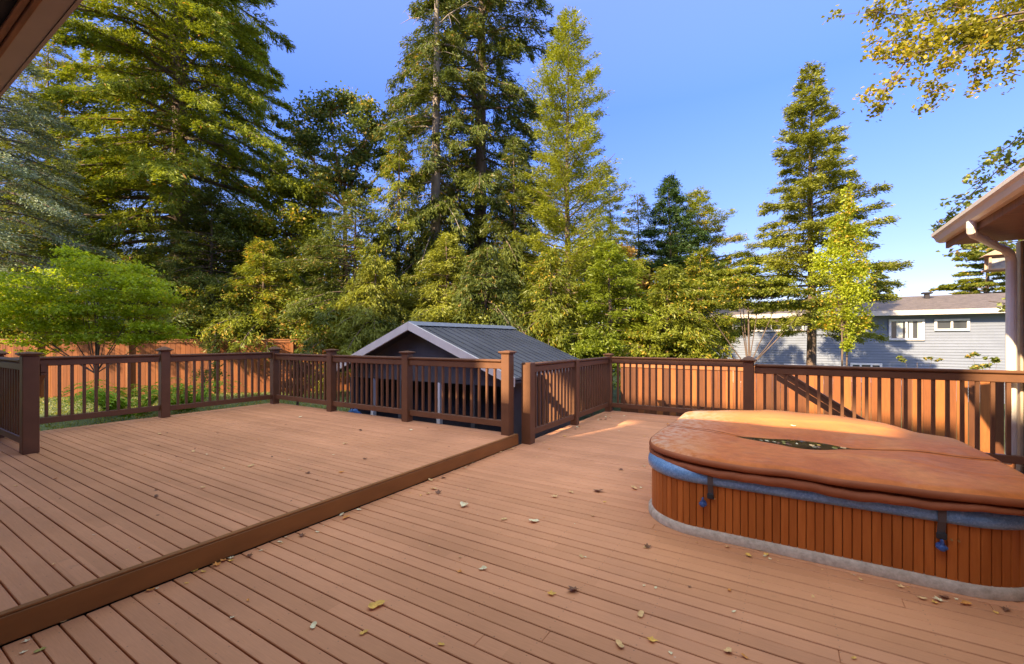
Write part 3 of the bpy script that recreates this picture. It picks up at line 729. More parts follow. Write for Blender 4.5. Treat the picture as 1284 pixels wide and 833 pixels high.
for X0 in (-.47, on_y(1181, 600, TY0)[0]):
    s = MB(); yf = front_y(X0); w2 = .018
    pts = [(yf-.012, .485), (yf-.012, .44), (yf-.008, .39), (yf+.010, .34), (yf+.012, .325)]
    for i in range(len(pts)-1):
        (ya, za), (yb, zb) = pts[i], pts[i+1]
        s.add([(X0-w2, ya, za), (X0+w2, ya, za), (X0+w2, yb, zb), (X0-w2, yb, zb), (X0-w2, ya+.004, za), (X0+w2, ya+.004, za), (X0+w2, yb+.004, zb), (X0-w2, yb+.004, zb)],
              [(0,3,2,1), (4,5,6,7), (0,1,5,4), (2,3,7,6), (1,2,6,5), (3,0,4,7)])
    st = s.build('strap', basic('strap_webbing', (.10, .075, .07), .8, .2), cov)
    b = MB(); b.box(X0-.022, X0+.022, yf-.004, yf+.016, .290, .325, .004); b.build('buckle', M['dark'], st)
sm_ = MB(); 
for v_ in (.485, .515):
    pts = []
    for k in range(70):
        x = cx0+.02+(cx1-cx0-.04)*k/69; y = cy0+(cy1-cy0)*(v_+.012*sin(5*(x-cx0)/(cx1-cx0))); pts.append((x, y, cover_top(x, y)+.0005))
    sm_.tube(pts, [.0035]*70, 5)
sm_.build('seam', M['vinyl_dark'], cov)
# puddle
def water():
    t = NT('puddle_water'); t.col(t.ramp(t.noise(9, 5), [(.3, (.02, .02, .012)), (.7, (.09, .07, .02))])); t.bsdf.inputs['Specular IOR Level'].default_value = .8
    t.bump(t.noise(12, 2), .05, .01); return t.set(Roughness=.04)
zp = .5305
m = MB(); q = []
for k in range(40):
    a = 2*pi*k/40; x = cx0+(cx1-cx0)*.47+.62*cos(a); y = 4.51+.26*sin(a); q.append((x, y))
m.add([(x, y, zp) for x, y in q]+[(x, y, zp-.03) for x, y in q], [tuple(range(40))]+[(i, (i+1) % 40, 40+(i+1) % 40, 40+i) for i in range(40)]+[tuple(range(79, 39, -1))])
pd = m.build('puddle', water()); recalc(pd); tag(pd, 'dark rainwater puddle with floating leaves in the fold of the tub cover', 'puddle')

# ---------------------------------------------------------------- fallen leaves
leafc = {'tan': (.78, .48, .20), 'cream': (.88, .70, .42), 'yellow': (.80, .46, .09), 'brown': (.20, .085, .04), 'orange': (.75, .30, .06), 'green': (.42, .36, .08)}
lm = {k: basic('leaf_'+k, c, .7, .25, 30, .2, 60) for k, c in leafc.items()}
def leaf_shape(kind):
    V = [(0, 0, 0)]; n = 16; out = []
    for k in range(n):
        a = 2*pi*k/n
        if kind == 0: r_ = .5*(1+.38*cos(5*a))*(.8+.25*cos(a))
        elif kind == 1: r_ = .5*(.55+.45*abs(cos(a)))
        else: r_ = .5*(1+.2*cos(3*a+.6))*(.85+.2*sin(2*a))
        x, y = r_*cos(a), r_*sin(a)*.8
        z = .10+.26*y*y*4*random.uniform(.7, 1.2)*.6+.15*x*x+random.uniform(-.02, .05)
        out.append((x, y, z))
    V = [(0, 0, .03)]+out; Fc = [(0, 1+k, 1+(k+1) % n) for k in range(n)]
    # stalk
    b = len(V); V += [(-.35, -.012, .06), (-.35, .012, .06), (-.8, .012, .10), (-.8, -.012, .10)]; Fc.append((b, b+1, b+2, b+3))
    return V, Fc
lmesh = {}
for kind in range(3):
    for v_ in range(2):
        V, Fc = leaf_shape(kind)
        for c in leafc:
            me = bpy.data.meshes.new('leaf'); me.from_pydata(V, [], Fc); me.update(); me.materials.append(lm[c]); lmesh[(kind, v_, c)] = me
def leaf(x, y, z, size, col, label, group=None, flat=1.0, kind=None):
    me = lmesh[(random.randrange(3) if kind is None else kind, random.randrange(2), col)]
    o = bpy.data.objects.new('fallen_leaf', me); COL.objects.link(o); o.location = (x, y, z+.002)
    o.rotation_euler = (random.uniform(-.15, .15), random.uniform(-.15, .15), random.uniform(0, 6.28)); o.scale = (size, size, size*flat)
    return tag(o, label, 'leaf', group)
GL = 'fallen leaves scattered on the decks'
spec = [  # px, py, deck (0 lower,1 upper), size, colour, label
 (472, 761, 0, .075, 'yellow', 'large curled golden brown leaf standing on the lower deck, left of centre at the bottom'),
 (393, 786, 0, .040, 'cream', 'pale cream leaf lower left of the large curled golden leaf'),
 (606, 714, 0, .042, 'cream', 'pale yellow leaf next to the small orange leaf in the middle of the lower deck'),
 (577, 718, 0, .032, 'orange', 'small orange leaf just left of a pale yellow leaf on the lower deck'),
 (720, 741, 0, .062, 'brown', 'dark brown curled leaf on the lower deck left of the tub corner'),
 (690, 746, 0, .042, 'yellow', 'yellow leaf left of the dark brown curled leaf'),
 (669, 655, 0, .070, 'cream', 'white cream leaf pair lying mid lower deck'),
 (632, 652, 0, .045, 'tan', 'tan leaf left of the white cream leaf pair'),
 (816, 804, 0, .040, 'yellow', 'bright yellow star shaped leaf near the bottom centre of the view'),
 (777, 810, 0, .045, 'tan', 'brown and tan leaf left of the bright yellow star shaped leaf'),
 (913, 818, 0, .040, 'tan', 'round tan leaf at the bottom right of centre'),
 (920, 768, 0, .022, 'cream', 'tiny cream scrap above the round tan leaf'),
 (812, 687, 0, .045, 'brown', 'slim dark leaf beside the near left corner of the hot tub'),
 (582, 635, 0, .085, 'cream', 'white leaf cluster on the lower deck nearest the step'),
 (543, 614, 0, .060, 'tan', 'small heap leaf of tan colour beside the step'),
 (550, 619, 0, .060, 'brown', 'dark brown leaf in the small heap beside the step'),
 (536, 620, 0, .040, 'tan', 'tan scrap at the left of the small heap beside the step'),
 (540, 603, 0, .050, 'tan', 'tan leaf against the foot of the step'),
 (434, 650, 0, .055, 'orange', 'orange brown leaf touching the step riser'),
 (281, 704, 0, .045, 'orange', 'reddish tan leaf at the foot of the step further left'),
 (244, 717, 0, .034, 'yellow', 'small yellow leaf at the foot of the step'),
 (113, 766, 0, .034, 'tan', 'tan leaf tucked under the step near the lower left corner'),
 (80, 780, 0, .026, 'tan', 'small tan leaf under the step nearest the lower left corner'),
 (34, 805, 0, .026, 'cream', 'cream leaf upper one of three by the lower left corner'),
 (50, 817, 0, .034, 'green', 'greenish grey leaf lying across a board gap by the lower left corner'),
 (28, 820, 0, .024, 'cream', 'cream leaf lowest by the lower left corner'),
 (696, 624, 0, .06, 'tan', 'tan leaf on the lower deck midway to the hot tub'),
 (715, 618, 0, .05, 'tan', 'small tan leaf right of the midway tan leaf'),
 (750, 617, 0, .075, 'brown', 'dark brown leaf left of the hot tub'),
 (795, 613, 0, .065, 'tan', 'pale leaf close to the left side of the hot tub'),
 (729, 699, 0, .032, 'tan', 'little tan leaf between yellow leaf and tub'),
 (932, 674, 0, .040, 'tan', 'tan leaf lying against the tub base trim on the left half'),
 (1011, 690, 0, .045, 'tan', 'tan leaf lying against the tub base trim near its middle'),
 (950, 690, 0, .032, 'cream', 'cream leaf on the boards just in front of the tub'),
 (959, 698, 0, .026, 'cream', 'second small cream leaf just in front of the tub'),
 (1076, 707, 0, .026, 'yellow', 'yellow scrap against the tub base'),
 (1100, 714, 0, .036, 'orange', 'orange leaf against the tub base'),
 (1148, 722, 0, .036, 'yellow', 'yellow leaf at the foot of the tub below its right strap'),
 (1130, 737, 0, .036, 'tan', 'tan leaf on the boards in front of the right strap'),
 (1173, 757, 0, .030, 'yellow', 'yellow leaf in front of the right tub corner'),
 (1211, 758, 0, .042, 'orange', 'orange red leaf in front of the right tub corner'),
 (1278, 732, 0, .050, 'yellow', 'yellow curled leaf at the right border beside the tub base'),
 (841, 820, 0, .018, 'cream', 'tiny cream chip near the bottom border'),
 (808, 735, 0, .018, 'cream', 'left one of two tiny white chips'),
 (822, 738, 0, .022, 'cream', 'right one of two tiny white chips'),
 (20, 610, 1, .030, 'tan', 'pinkish tan leaf on the upper deck by the left border'),
 (69, 601, 1, .034, 'orange', 'orange leaf on the upper deck near the left border'),
 (196, 623, 1, .040, 'brown', 'dark leaf in the left middle of the upper deck'),
 (255, 612, 1, .038, 'tan', 'tan leaf in the middle of the upper deck'),
 (242, 567, 1, .050, 'tan', 'pale leaf on the upper deck left of the middle'),
 (315, 585, 1, .055, 'tan', 'light tan leaf on the upper deck right of the middle'),
 (386, 594, 1, .045, 'brown', 'dark brown leaf on the upper deck left of the orange one'),
 (428, 593, 1, .045, 'orange', 'orange brown leaf on the upper deck near the step'),
 (458, 576, 1, .045, 'brown', 'small dark leaf upper right on the upper deck'),
 (433, 557, 1, .050, 'tan', 'cream leaf on the far part of the upper deck'),
 (452, 540, 1, .050, 'brown', 'brown speck leaf before the middle railing post'),
 (515, 540, 1, .050, 'cream', 'pale speck leaf before the middle railing post'),
 (376, 524, 1, .060, 'cream', 'cream speck leaf at the far corner of the upper deck'),
 (200, 545, 1, .055, 'tan', 'tan leaf near the railing post on the left'),
 (199, 559, 1, .030, 'brown', 'small brown leaf near the railing post on the left'),
]
for px, py, dk, sz, c, lab in spec:
    z = UP if dk else 0; x, y, _ = floor_at(px, py, z); 
    if 'base trim' in lab: y -= .03
    leaf(x, y, z, sz*1.22, c, lab, GL)
def lower_ok(x, y): return not (x > TX0-.04 and TY0-.04 < y < TY1+.1) and y < 8.4 and not (x > -.5 and y > 6.7)
for k in range(235):
    if k < 165:
        for _ in range(60):
            q = random.random()
            if q < .22: x = -3.08+abs(random.gauss(0, .05)); y = random.uniform(1.0, 5.2)          # swept against the step
            elif q < .34: x = random.uniform(-.8, 1.1); y = TY0-.05-abs(random.gauss(0, .06))        # against the tub
            elif q < .5: x = -2.95+abs(random.gauss(0, .12)); y = random.uniform(5.4, 8.3)
            else: x = random.uniform(-3.05, 1.1); y = random.uniform(.9, 8.3)
            if lower_ok(x, y): break
        else: continue
        leaf(x, y, 0, random.choice([.014, .018, .024, .032, .042, .052]), random.choice(['tan', 'cream', 'cream', 'brown', 'tan', 'yellow', 'orange']), 'tiny dry leaf scrap on the boards of the lower deck', 'leaf scraps on the lower deck', 1.0)
    else:
        x = random.uniform(-8.5, -3.3); y = random.uniform(.6, 4.9)
        leaf(x, y, UP, random.uniform(.012, .034), random.choice(['tan', 'brown', 'brown', 'orange', 'cream']), 'tiny dry leaf scrap on the boards of the upper deck', 'leaf scraps on the upper deck', 1.0)
x, y, z = at(994, 4.27, 532); x, y = -.0+.45, 5.0
x, y = on_y(994, 532, 5.02)[:2]; leaf(x, y, cover_top(x, y), .05, 'cream', 'white leaf lying on the far half of the tub cover', 'leaves on the tub cover')
pcx = cx0+(cx1-cx0)*.47
for k in range(16):
    a = random.uniform(0, 6.28); r_ = sqrt(random.random())*.9
    x = pcx+.44*r_*cos(a)+.03; y = 4.50+.085*r_*sin(a)
    leaf(x, y, zp-.002, random.uniform(.03, .055), random.choice(['yellow', 'green', 'green', 'tan', 'cream', 'brown']), 'wet leaf floating in the puddle on the tub cover', 'leaves floating in the puddle', .4)

# ---------------------------------------------------------------- small things beyond the railings
def crumple(name, label, cat, cxy, z, sx_, sy_, h, mat):
    n_ = 9; m = MB(); vs = []
    for j in range(n_):
        for i in range(n_):
            e = sin(pi*i/(n_-1))*sin(pi*j/(n_-1)); vs.append((cxy[0]+sx_*(i/(n_-1)-.5)+random.uniform(-.02, .02), cxy[1]+sy_*(j/(n_-1)-.5), z+h*e*random.uniform(.5, 1.1)))
    m.add(vs, [(j*n_+i, j*n_+i+1, (j+1)*n_+i+1, (j+1)*n_+i) for j in range(n_-1) for i in range(n_-1)])
    return tag(m.build(name, mat, smooth=False), label, cat)
crumple('tarp', 'small crumpled blue tarp under the far railing of the upper deck', 'tarp', (-6.65, 5.30), .06, .32, .25, .14, basic('blue_tarp', (.05, .16, .42), .4, .3, 10))
m = MB(); m.box(-9.05, -8.90, .9, 3.1, -.38, .09, .02); tag(m.build('edging_board', basic('pale_board', (.45, .52, .52), .6, .2, 5)), 'pale weathered edging board beside the left end of the upper deck', 'board')

# ---------------------------------------------------------------- foliage generators
def quads(C, D, Nn, L, W):
    """leaf shaped quads. C centres, D unit long axis, Nn rough normals, L, W sizes"""
    S = np.cross(D, Nn); S /= np.linalg.norm(S, axis=1)[:, None]+1e-9
    L = L[:, None]; W = W[:, None]; up = np.cross(S, D)
    a = C-D*L*.5; b = C+S*W*.5-D*L*.05+up*W*.12; c = C+D*L*.5; d = C-S*W*.5-D*L*.05+up*W*.12
    V = np.stack([a, b, c, d], 1).reshape(-1, 3); Fq = np.arange(len(V)).reshape(-1, 4)
    return V, Fq
def norm(a): return a/(np.linalg.norm(a, axis=-1, keepdims=True)+1e-9)
def conifer(name, label, pos, H, R, cb, mat, n_br=150, dens=1.0, droop=.35, up=.1, leaf_len=.2, leaf_w=.07, hang=.5, prof=.8, trunk_r=.25, group='trees behind the fences',
            bark=None, zmax=None, bare=None, jitter=.3, side=None, seed=1, lean=(0, 0), min_t=0.0, tex=1.0, aspect=1.0, upcurve=0.0, dead=0):
    n_br = int(n_br*1.1); tex *= 1.55; dens *= 3.1; leaf_w *= .50; leaf_len *= .80; hang *= .75
    r_ = np.random.default_rng(seed); x0, y0, z0 = pos
    t = thing(name, label, 'tree', (x0, y0, z0), group)
    tm = MB(); npt = 9; pts = []; rad = []
    for i in range(npt):
        f = i/(npt-1); pts.append((x0+lean[0]*f+.04*sin(f*9+seed), y0+lean[1]*f, z0+H*f)); rad.append(max(.012, trunk_r*(1-f)**.85))
    tm.tube(pts, rad, 10)
    h = cb+(H-cb)*(np.linspace(0, 1, n_br)**.9); f = (h-cb)/(H-cb); az = np.arange(n_br)*2.39996+r_.normal(0, .35, n_br)
    L = R*((1-f)**prof)*(1-jitter*r_.random(n_br))*(.72+.28*np.minimum(1, f*6+.25))+.12
    # clumpy sectors : some azimuths reach further
    L *= 1+.22*np.sin(az*2+seed+f*9)+.12*np.sin(az*5+f*23)
    L = np.minimum(L, .12+R*1.3*(1-f)**.95*1.6)
    if zmax: keep = (z0+h) < zmax; 
    else: keep = np.ones(n_br, bool)
    Cs = []; Ds = []
    for i in range(n_br):
        if not keep[i]: continue
        d = np.array([cos(az[i]), sin(az[i])*aspect, 0.]); base = np.array([x0+lean[0]*h[i]/H, y0+lean[1]*h[i]/H, z0+h[i]])
        dr = droop*(.6+.8*(1-f[i]))*(.8+.4*r_.random()); upk = up*(1+1.5*f[i])+r_.normal(0, .10)
        li = L[i]
        s = np.linspace(0, 1, 6); path = base+np.outer(s*li, d); path[:, 2] += li*(upk*s-dr*s**1.7+upcurve*s**3)
        nk = max(3, int(3+li*5.5*tex)); ss = .08+.92*r_.random(nk)**.75
        bp = base+np.outer(ss*li, d); bp[:, 2] += li*(upk*ss-dr*ss**1.7+upcurve*ss**3)
        perp = np.array([-d[1], d[0], 0.]); sg = np.where(r_.random(nk) < .5, -1., 1.); ang = r_.uniform(.35, 1.1, nk)
        td = np.outer(np.cos(ang), d)+(np.sin(ang)*sg)[:, None]*perp; td[:, 2] += upk-dr*1.1*ss+r_.normal(0, .08, nk); td = norm(td)
        tl = (.24*li*(1.15-ss)+.10+.10*r_.random(nk))*1.3
        nl = max(3, int(7*dens*max(.35, li/2.2)**.3)); q = r_.random((nk, nl))
        P = bp[:, None, :]+td[:, None, :]*(tl[:, None]*q)[:, :, None]
        hh = hang*r_.random((nk, nl))*.35*min(1, li/2); P[:, :, 2] -= hh+.12*q**2*tl[:, None]
        P += r_.normal(0, .06, P.shape)
        Dl = td[:, None, :]+r_.normal(0, .34, P.shape); Dl[:, :, 2] -= hang*1.4*r_.random((nk, nl))
        Cs.append(P.reshape(-1, 3)); Ds.append(Dl.reshape(-1, 3))
        if li > .5 and (i % 2 == 0 or li > 1.5):
            tm.tube([tuple(p) for p in path[::2]]+[tuple(path[-1])], [max(.008, .016*li*(1-k/3.4)) for k in range(4)], 4, False)
    for k in range(dead):
        a = r_.uniform(0, 6.28); hb = cb+(H-cb)*r_.uniform(.25, .85); l = r_.uniform(.5, 1)*R*.75; d = np.array([cos(a), sin(a), 0]); b = np.array([x0, y0, z0+hb])
        P = [b, b+d*l*.35+[0, 0, .12*l], b+d*l*.7+[0, 0, .13*l], b+d*l+[0, 0, r_.uniform(-.1, .15)*l]]; tm.tube(P, [.04, .028, .018, .006], 5, False)
        for j in range(5):
            s = r_.uniform(.3, .95); q = b+d*l*s+np.array([0, 0, .12*l]); dd = norm(d*.6+r_.normal(0, .6, 3)); tm.tube([q, q+dd*l*.16, q+dd*l*.28+np.array([0, 0, -.05])], [.014, .009, .004], 4, False)
    tm.build('trunk', bark or M['trunk'], t, smooth=True)
    C = np.concatenate(Cs); D = norm(np.concatenate(Ds)); n_ = len(C); Nn = r_.normal(0, .6, (n_, 3)); Nn[:, 2] += .8
    V, Fq = quads(C, D, norm(Nn), leaf_len*r_.uniform(.6, 1.35, n_), leaf_w*r_.uniform(.7, 1.4, n_))
    mesh_np('crown', V, Fq, mat, t)
    return t
def broadleaf(name, label, pos, zc, lobes, mat, n_leaf=20000, leaf=.09, trunk_r=.08, bark=None, group='trees behind the fences', seed=3, flat=.55, cat='tree', layer=0.0, stems=1, shell=.45, twigs=True):
    """lobes: list of (dx,dy,dz,rx,ry,rz) relative to pos+zc"""
    r_ = np.random.default_rng(seed); x0, y0, z0 = pos
    t = thing(name, label, cat, (x0, y0, z0), group); tm = MB(); Cs = []
    vol = np.array([(l[3]*l[4]*l[5])**.67 for l in lobes]); vol /= vol.sum()
    for li, l in enumerate(lobes):
        c = np.array([x0+l[0], y0+l[1], z0+zc+l[2]]); k = int(n_leaf*vol[li])
        # sub clumps inside the lobe
        nc = max(5, int(k/130)); dirs = norm(r_.normal(0, 1, (nc, 3))); rr = (r_.random(nc)**shell)[:, None]; cc = c+dirs*rr*np.array(l[3:6])
        w = r_.integers(0, nc, k); sp = .30*(l[3]*l[5])**.5
        P = cc[w]+r_.normal(0, 1, (k, 3))*np.array([sp, sp, sp*flat])*.62
        if layer: P[:, 2] = P[:, 2]*(1-layer)+layer*np.round(P[:, 2]/.35)*.35+r_.normal(0, .03, k)
        Cs.append(P)
        b0 = np.array([x0, y0, z0+max(zc*.35, zc-2.2)]); mid = (b0+c)/2+np.array([0, 0, -.05])
        tm.tube([tuple(b0), tuple(mid), tuple(c)], [trunk_r*.5, trunk_r*.32, trunk_r*.16], 6, False)
        if twigs:
            for q in cc[:14]: tm.tube([tuple(c), tuple((c+q)/2+r_.normal(0, .04, 3)), tuple(q)], [trunk_r*.2, trunk_r*.13, trunk_r*.05], 4, False)
    for s in range(stems):
        ox = (s-(stems-1)/2)*trunk_r*3; tm.tube([(x0+ox, y0, z0-.1), (x0+ox*1.4+.03, y0+.02, z0+zc*.5), (x0+ox*2, y0, z0+zc*1.0)], [trunk_r, trunk_r*.8, trunk_r*.3], 8)
    tm.build('trunk', bark or M['trunk'], t, smooth=True)
    C = np.concatenate(Cs); n_ = len(C); D = norm(r_.normal(0, 1, (n_, 3))*np.array([1, 1, .5])-np.array([0, 0, .2])); Nn = r_.normal(0, .6, (n_, 3)); Nn[:, 2] += .6
    V, Fq = quads(C, D, norm(Nn), leaf*r_.uniform(.6, 1.3, n_), leaf*.75*r_.uniform(.6, 1.3, n_)); mesh_np('crown', V, Fq, mat, t)
    return t

FM = {
 'fir_left': leaf_mat('fir_left', (.055, .08, .014), (.20, .225, .03), (.30, .14, .04), .35, .02),
 'fir_dark': leaf_mat('fir_dark', (.035, .055, .018), (.10, .115, .028), (.22, .14, .05), .3, .04),
 'fir_mid': leaf_mat('fir_mid', (.075, .09, .02), (.20, .205, .035), None, .3),
 'spruce_blue': leaf_mat('spruce_blue', (.075, .105, .095), (.19, .225, .19), (.22, .16, .08), .2, .05),
 'larch': leaf_mat('larch', (.095, .115, .015), (.22, .235, .035), None, .4),
 'spruce_deep': leaf_mat('spruce_deep', (.018, .042, .018), (.05, .085, .032), None, .25),
 'olive': leaf_mat('olive', (.065, .085, .015), (.17, .185, .028), (.38, .25, .05), .4, .05),
 'lime': leaf_mat('lime', (.075, .105, .015), (.18, .215, .028), None, .45),
 'maple': leaf_mat('maple', (.13, .18, .016), (.28, .34, .035), (.35, .30, .04), .5, .05),
 'gold': leaf_mat('gold', (.14, .18, .02), (.30, .33, .04), (.42, .28, .05), .45, .1),
 'madrone': leaf_mat('madrone', (.05, .075, .03), (.13, .16, .06), (.35, .25, .08), .3, .1),
 'yellowgreen': leaf_mat('yellowgreen', (.075, .10, .018), (.19, .205, .032), (.36, .24, .06), .4, .1),
 'copper': leaf_mat('copper', (.35, .16, .06), (.58, .30, .12), (.25, .22, .05), .35, .2),
 'autumn': leaf_mat('autumn', (.09, .105, .022), (.25, .215, .035), (.44, .27, .05), .45, .08),
 'dull': leaf_mat('dull', (.09, .115, .035), (.19, .20, .06), (.30, .20, .07), .35, .1),
 'fern': leaf_mat('fern', (.11, .20, .03), (.25, .36, .05), (.45, .28, .08), .4, .1),
 'burgundy': leaf_mat('burgundy', (.06, .03, .02), (.13, .06, .035), None, .3),
 'under': leaf_mat('under', (.06, .085, .018), (.16, .19, .035), (.35, .22, .07), .35, .08),
}
def P3(px, Z): x, y, _ = at(px, Z, z=0); return (x, y, gz(x, y))
def ztop(py, Z): return EYE+(HY-py)*Z/F
def con(name, label, px, Z, top, hwpx, basepy, mat, **kw):
    p = P3(px, Z); H = ztop(top, Z)-p[2]; cb = max(.3, ztop(basepy, Z)-p[2]); R = hwpx*Z/F
    return conifer(name, label, p, H, R, cb, FM[mat], **kw)
# --- near and prominent trees
con('fir_tree', 'huge fir with sunlit olive boughs filling the upper left, its trunk showing in gaps', 225, 20, -330, 205, 345, 'fir_left', n_br=260, dens=1.35, droop=.42, up=.12, leaf_len=.26, leaf_w=.085, hang=.55, prof=.62, trunk_r=.42, zmax=ztop(-70, 20), seed=5, jitter=.35, tex=1.15)
con('spruce_tree', 'blue grey spruce at the left border below the eave', -25, 13.5, -20, 150, 350, 'spruce_blue', n_br=120, dens=1.2, droop=.25, up=.08, leaf_len=.14, leaf_w=.05, hang=.3, prof=.7, trunk_r=.2, seed=6, tex=1.6)
con('fir_tree', 'tall fir with bare upper trunk and dead branches, left one of the central pair', 547, 19, -190, 95, 385, 'fir_dark', n_br=120, dens=1.1, droop=.55, up=.05, leaf_len=.24, leaf_w=.075, hang=.9, prof=.75, trunk_r=.30, zmax=ztop(-60, 19), bark=M['trunk_pale'], seed=8, jitter=.55, dead=16)
con('fir_tree', 'tallest dark fir right of the bare trunk in the centre', 603, 20.5, -300, 130, 395, 'fir_dark', n_br=230, dens=1.3, droop=.5, up=.15, leaf_len=.25, leaf_w=.08, hang=.85, prof=.62, trunk_r=.36, zmax=ztop(-70, 20.5), seed=9, jitter=.4, tex=1.1)
con('larch_tree', 'airy yellow green conifer with upturned branch tips right of the central firs', 712, 17, 18, 106, 440, 'larch', n_br=230, dens=1.0, droop=.05, up=.22, leaf_len=.17, leaf_w=.055, hang=.5, prof=.72, trunk_r=.16, seed=12, jitter=.55, upcurve=.12, tex=1.4)
con('fir_tree', 'small yellow green fir between the airy larch and the dark spruce', 800, 21, 246, 74, 430, 'yellowgreen', n_br=70, dens=1.0, droop=.1, up=.1, leaf_len=.18, leaf_w=.06, prof=.8, trunk_r=.12, seed=14)
con('spruce_tree', 'narrow deep green spruce with pointed top between two lighter firs', 840, 19, 224, 60, 425, 'spruce_deep', n_br=130, dens=1.5, droop=.12, up=.12, leaf_len=.15, leaf_w=.06, hang=.25, prof=.75, trunk_r=.12, seed=15, jitter=.2, tex=1.5)
con('fir_tree', 'olive green fir just right of the deep green spruce', 876, 21, 240, 84, 430, 'yellowgreen', n_br=110, dens=1.2, droop=.12, up=.15, leaf_len=.18, leaf_w=.06, prof=.75, trunk_r=.13, seed=16, jitter=.25, tex=1.3)
con('fir_tree', 'big dense fir with tiered boughs standing alone before the blue house', 1017, 20, 84, 98, 420, 'fir_mid', n_br=150, dens=1.4, droop=.12, up=.16, leaf_len=.2, leaf_w=.075, hang=.5, prof=.85, trunk_r=.22, seed=18, jitter=.22, tex=1.35)
con('fir_tree', 'distant dark fir peeking over the roof of the blue house', 1100, 48, 342, 34, 395, 'fir_dark', n_br=60, dens=1.2, leaf_len=.4, leaf_w=.16, trunk_r=.3, seed=19, tex=.6)
con('fir_tree', 'light green fir over the roof at the right end of the blue house', 1238, 46, 268, 62, 400, 'olive', n_br=90, dens=1.5, leaf_len=.4, leaf_w=.16, trunk_r=.3, seed=20, tex=.7, droop=.1, up=.1)
# --- broadleaf trees
p = P3(120, 10.6)
broadleaf('maple_tree', 'bright green small maple spreading over the left fence', p, ztop(372, 10.6)-p[2], [(-.9, -.7, .2, 1.1, .9, .55), (.2, .2, .55, 1.2, .9, .5), (1.0, .6, .15, .9, .8, .5), (-.2, -.2, -.35, 1.3, 1.0, .45), (-1.6, -1.3, -.2, .9, .8, .6), (.7, .5, -.45, .8, .7, .35), (-1.0, -.8, -.8, 1.1, .8, .5), (.3, .1, -.95, 1.0, .7, .45), (1.2, .8, -.8, .6, .6, .4), (-2.2, -1.8, .1, .9, .8, .7), (-.3, -.2, .95, .7, .6, .3)], FM['maple'], 29000, .072, .028, seed=21, layer=.3, flat=.6, bark=M['trunk'], stems=2)
p = P3(432, 21)
broadleaf('madrone_tree', 'open crowned grey green tree against the sky left of the central firs', p, ztop(200, 21)-p[2], [(-.6, -.4, 2.2, 1.5, 1.3, 1.1), (1.1, .6, 1.5, 1.4, 1.3, 1.0), (-1.6, -1.0, .6, 1.3, 1.2, .9), (.4, .2, .2, 1.6, 1.3, .8), (1.9, 1.2, -.2, .9, 1.0, .8), (.1, .1, -1.2, 1.5, 1.2, .8), (-1.3, -.8, -1.0, 1.2, 1.0, .8), (-2.2, -1.4, 1.6, .7, .7, .5)], FM['madrone'], 22000, .14, .15, seed=22, bark=basic('red_bark', (.34, .16, .08), .7, .3))
p = P3(365, 19.5)
broadleaf('alder_tree', 'yellow green leafy tree below and right of the huge fir', p, ztop(290, 19.5)-p[2], [(-.4, -.2, 1.9, 1.2, 1.1, 1.0), (.7, .5, 1.3, 1.0, 1.0, .9), (-1.2, -.6, .4, 1.3, 1.2, 1.2), (.3, .2, -.3, 1.6, 1.3, 1.3), (-.6, -.5, -1.8, 1.6, 1.4, 1.1), (1.2, .8, -1.2, 1.1, 1.0, 1.0)], FM['yellowgreen'], 24000, .13, .12, seed=23)
p = P3(938, 13.5)
broadleaf('maple_tree', 'layered golden green maple in front of the left part of the blue house', p, ztop(372, 13.5)-p[2], [(-.2, 0, .75, .9, .8, .25), (-.3, 0, .35, 1.3, 1.0, .35), (.9, .4, .25, 1.1, .9, .3), (-1.2, -.7, -.15, .9, .8, .4), (.3, 0, -.05, 1.5, 1.0, .3), (1.5, .9, -.3, .7, .7, .35), (-1.5, -.9, -.75, .5, .5, .35), (.9, .6, -.85, .35, .4, .16)], FM['olive'], 19000, .075, .045, seed=24, layer=.5, group='trees behind the fences')
p = P3(1058, 16)
broadleaf('aspen_tree', 'slender bright yellow tree in front of the big dense fir', p, ztop(340, 16)-p[2], [(.1, 0, 2.7, .14, .14, .5), (.05, 0, 2.0, .3, .3, .6), (-.15, -.1, 1.2, .5, .45, .8), (.3, .2, .9, .45, .4, .8), (-.35, -.2, .2, .6, .5, .9), (.35, .2, -.1, .6, .5, .8), (0, 0, -.9, .7, .6, .7), (-.3, 0, -1.7, .55, .5, .5), (.45, .3, -1.9, .5, .4, .5), (.1, 0, -2.6, .35, .3, .3)], FM['gold'], 15000, .085, .035, seed=25, bark=M['trunk'], stems=2, flat=1.6)
p = P3(792, 18.5)
broadleaf('copper_tree', 'pale copper coloured small tree glimpsed among the green conifers', p, ztop(352, 18.5)-p[2], [(-.4, -.2, .8, .8, .8, .7), (.3, .2, .2, .9, .8, .7), (-.3, -.1, -.6, .8, .7, .6)], FM['copper'], 6000, .12, .07, seed=26)
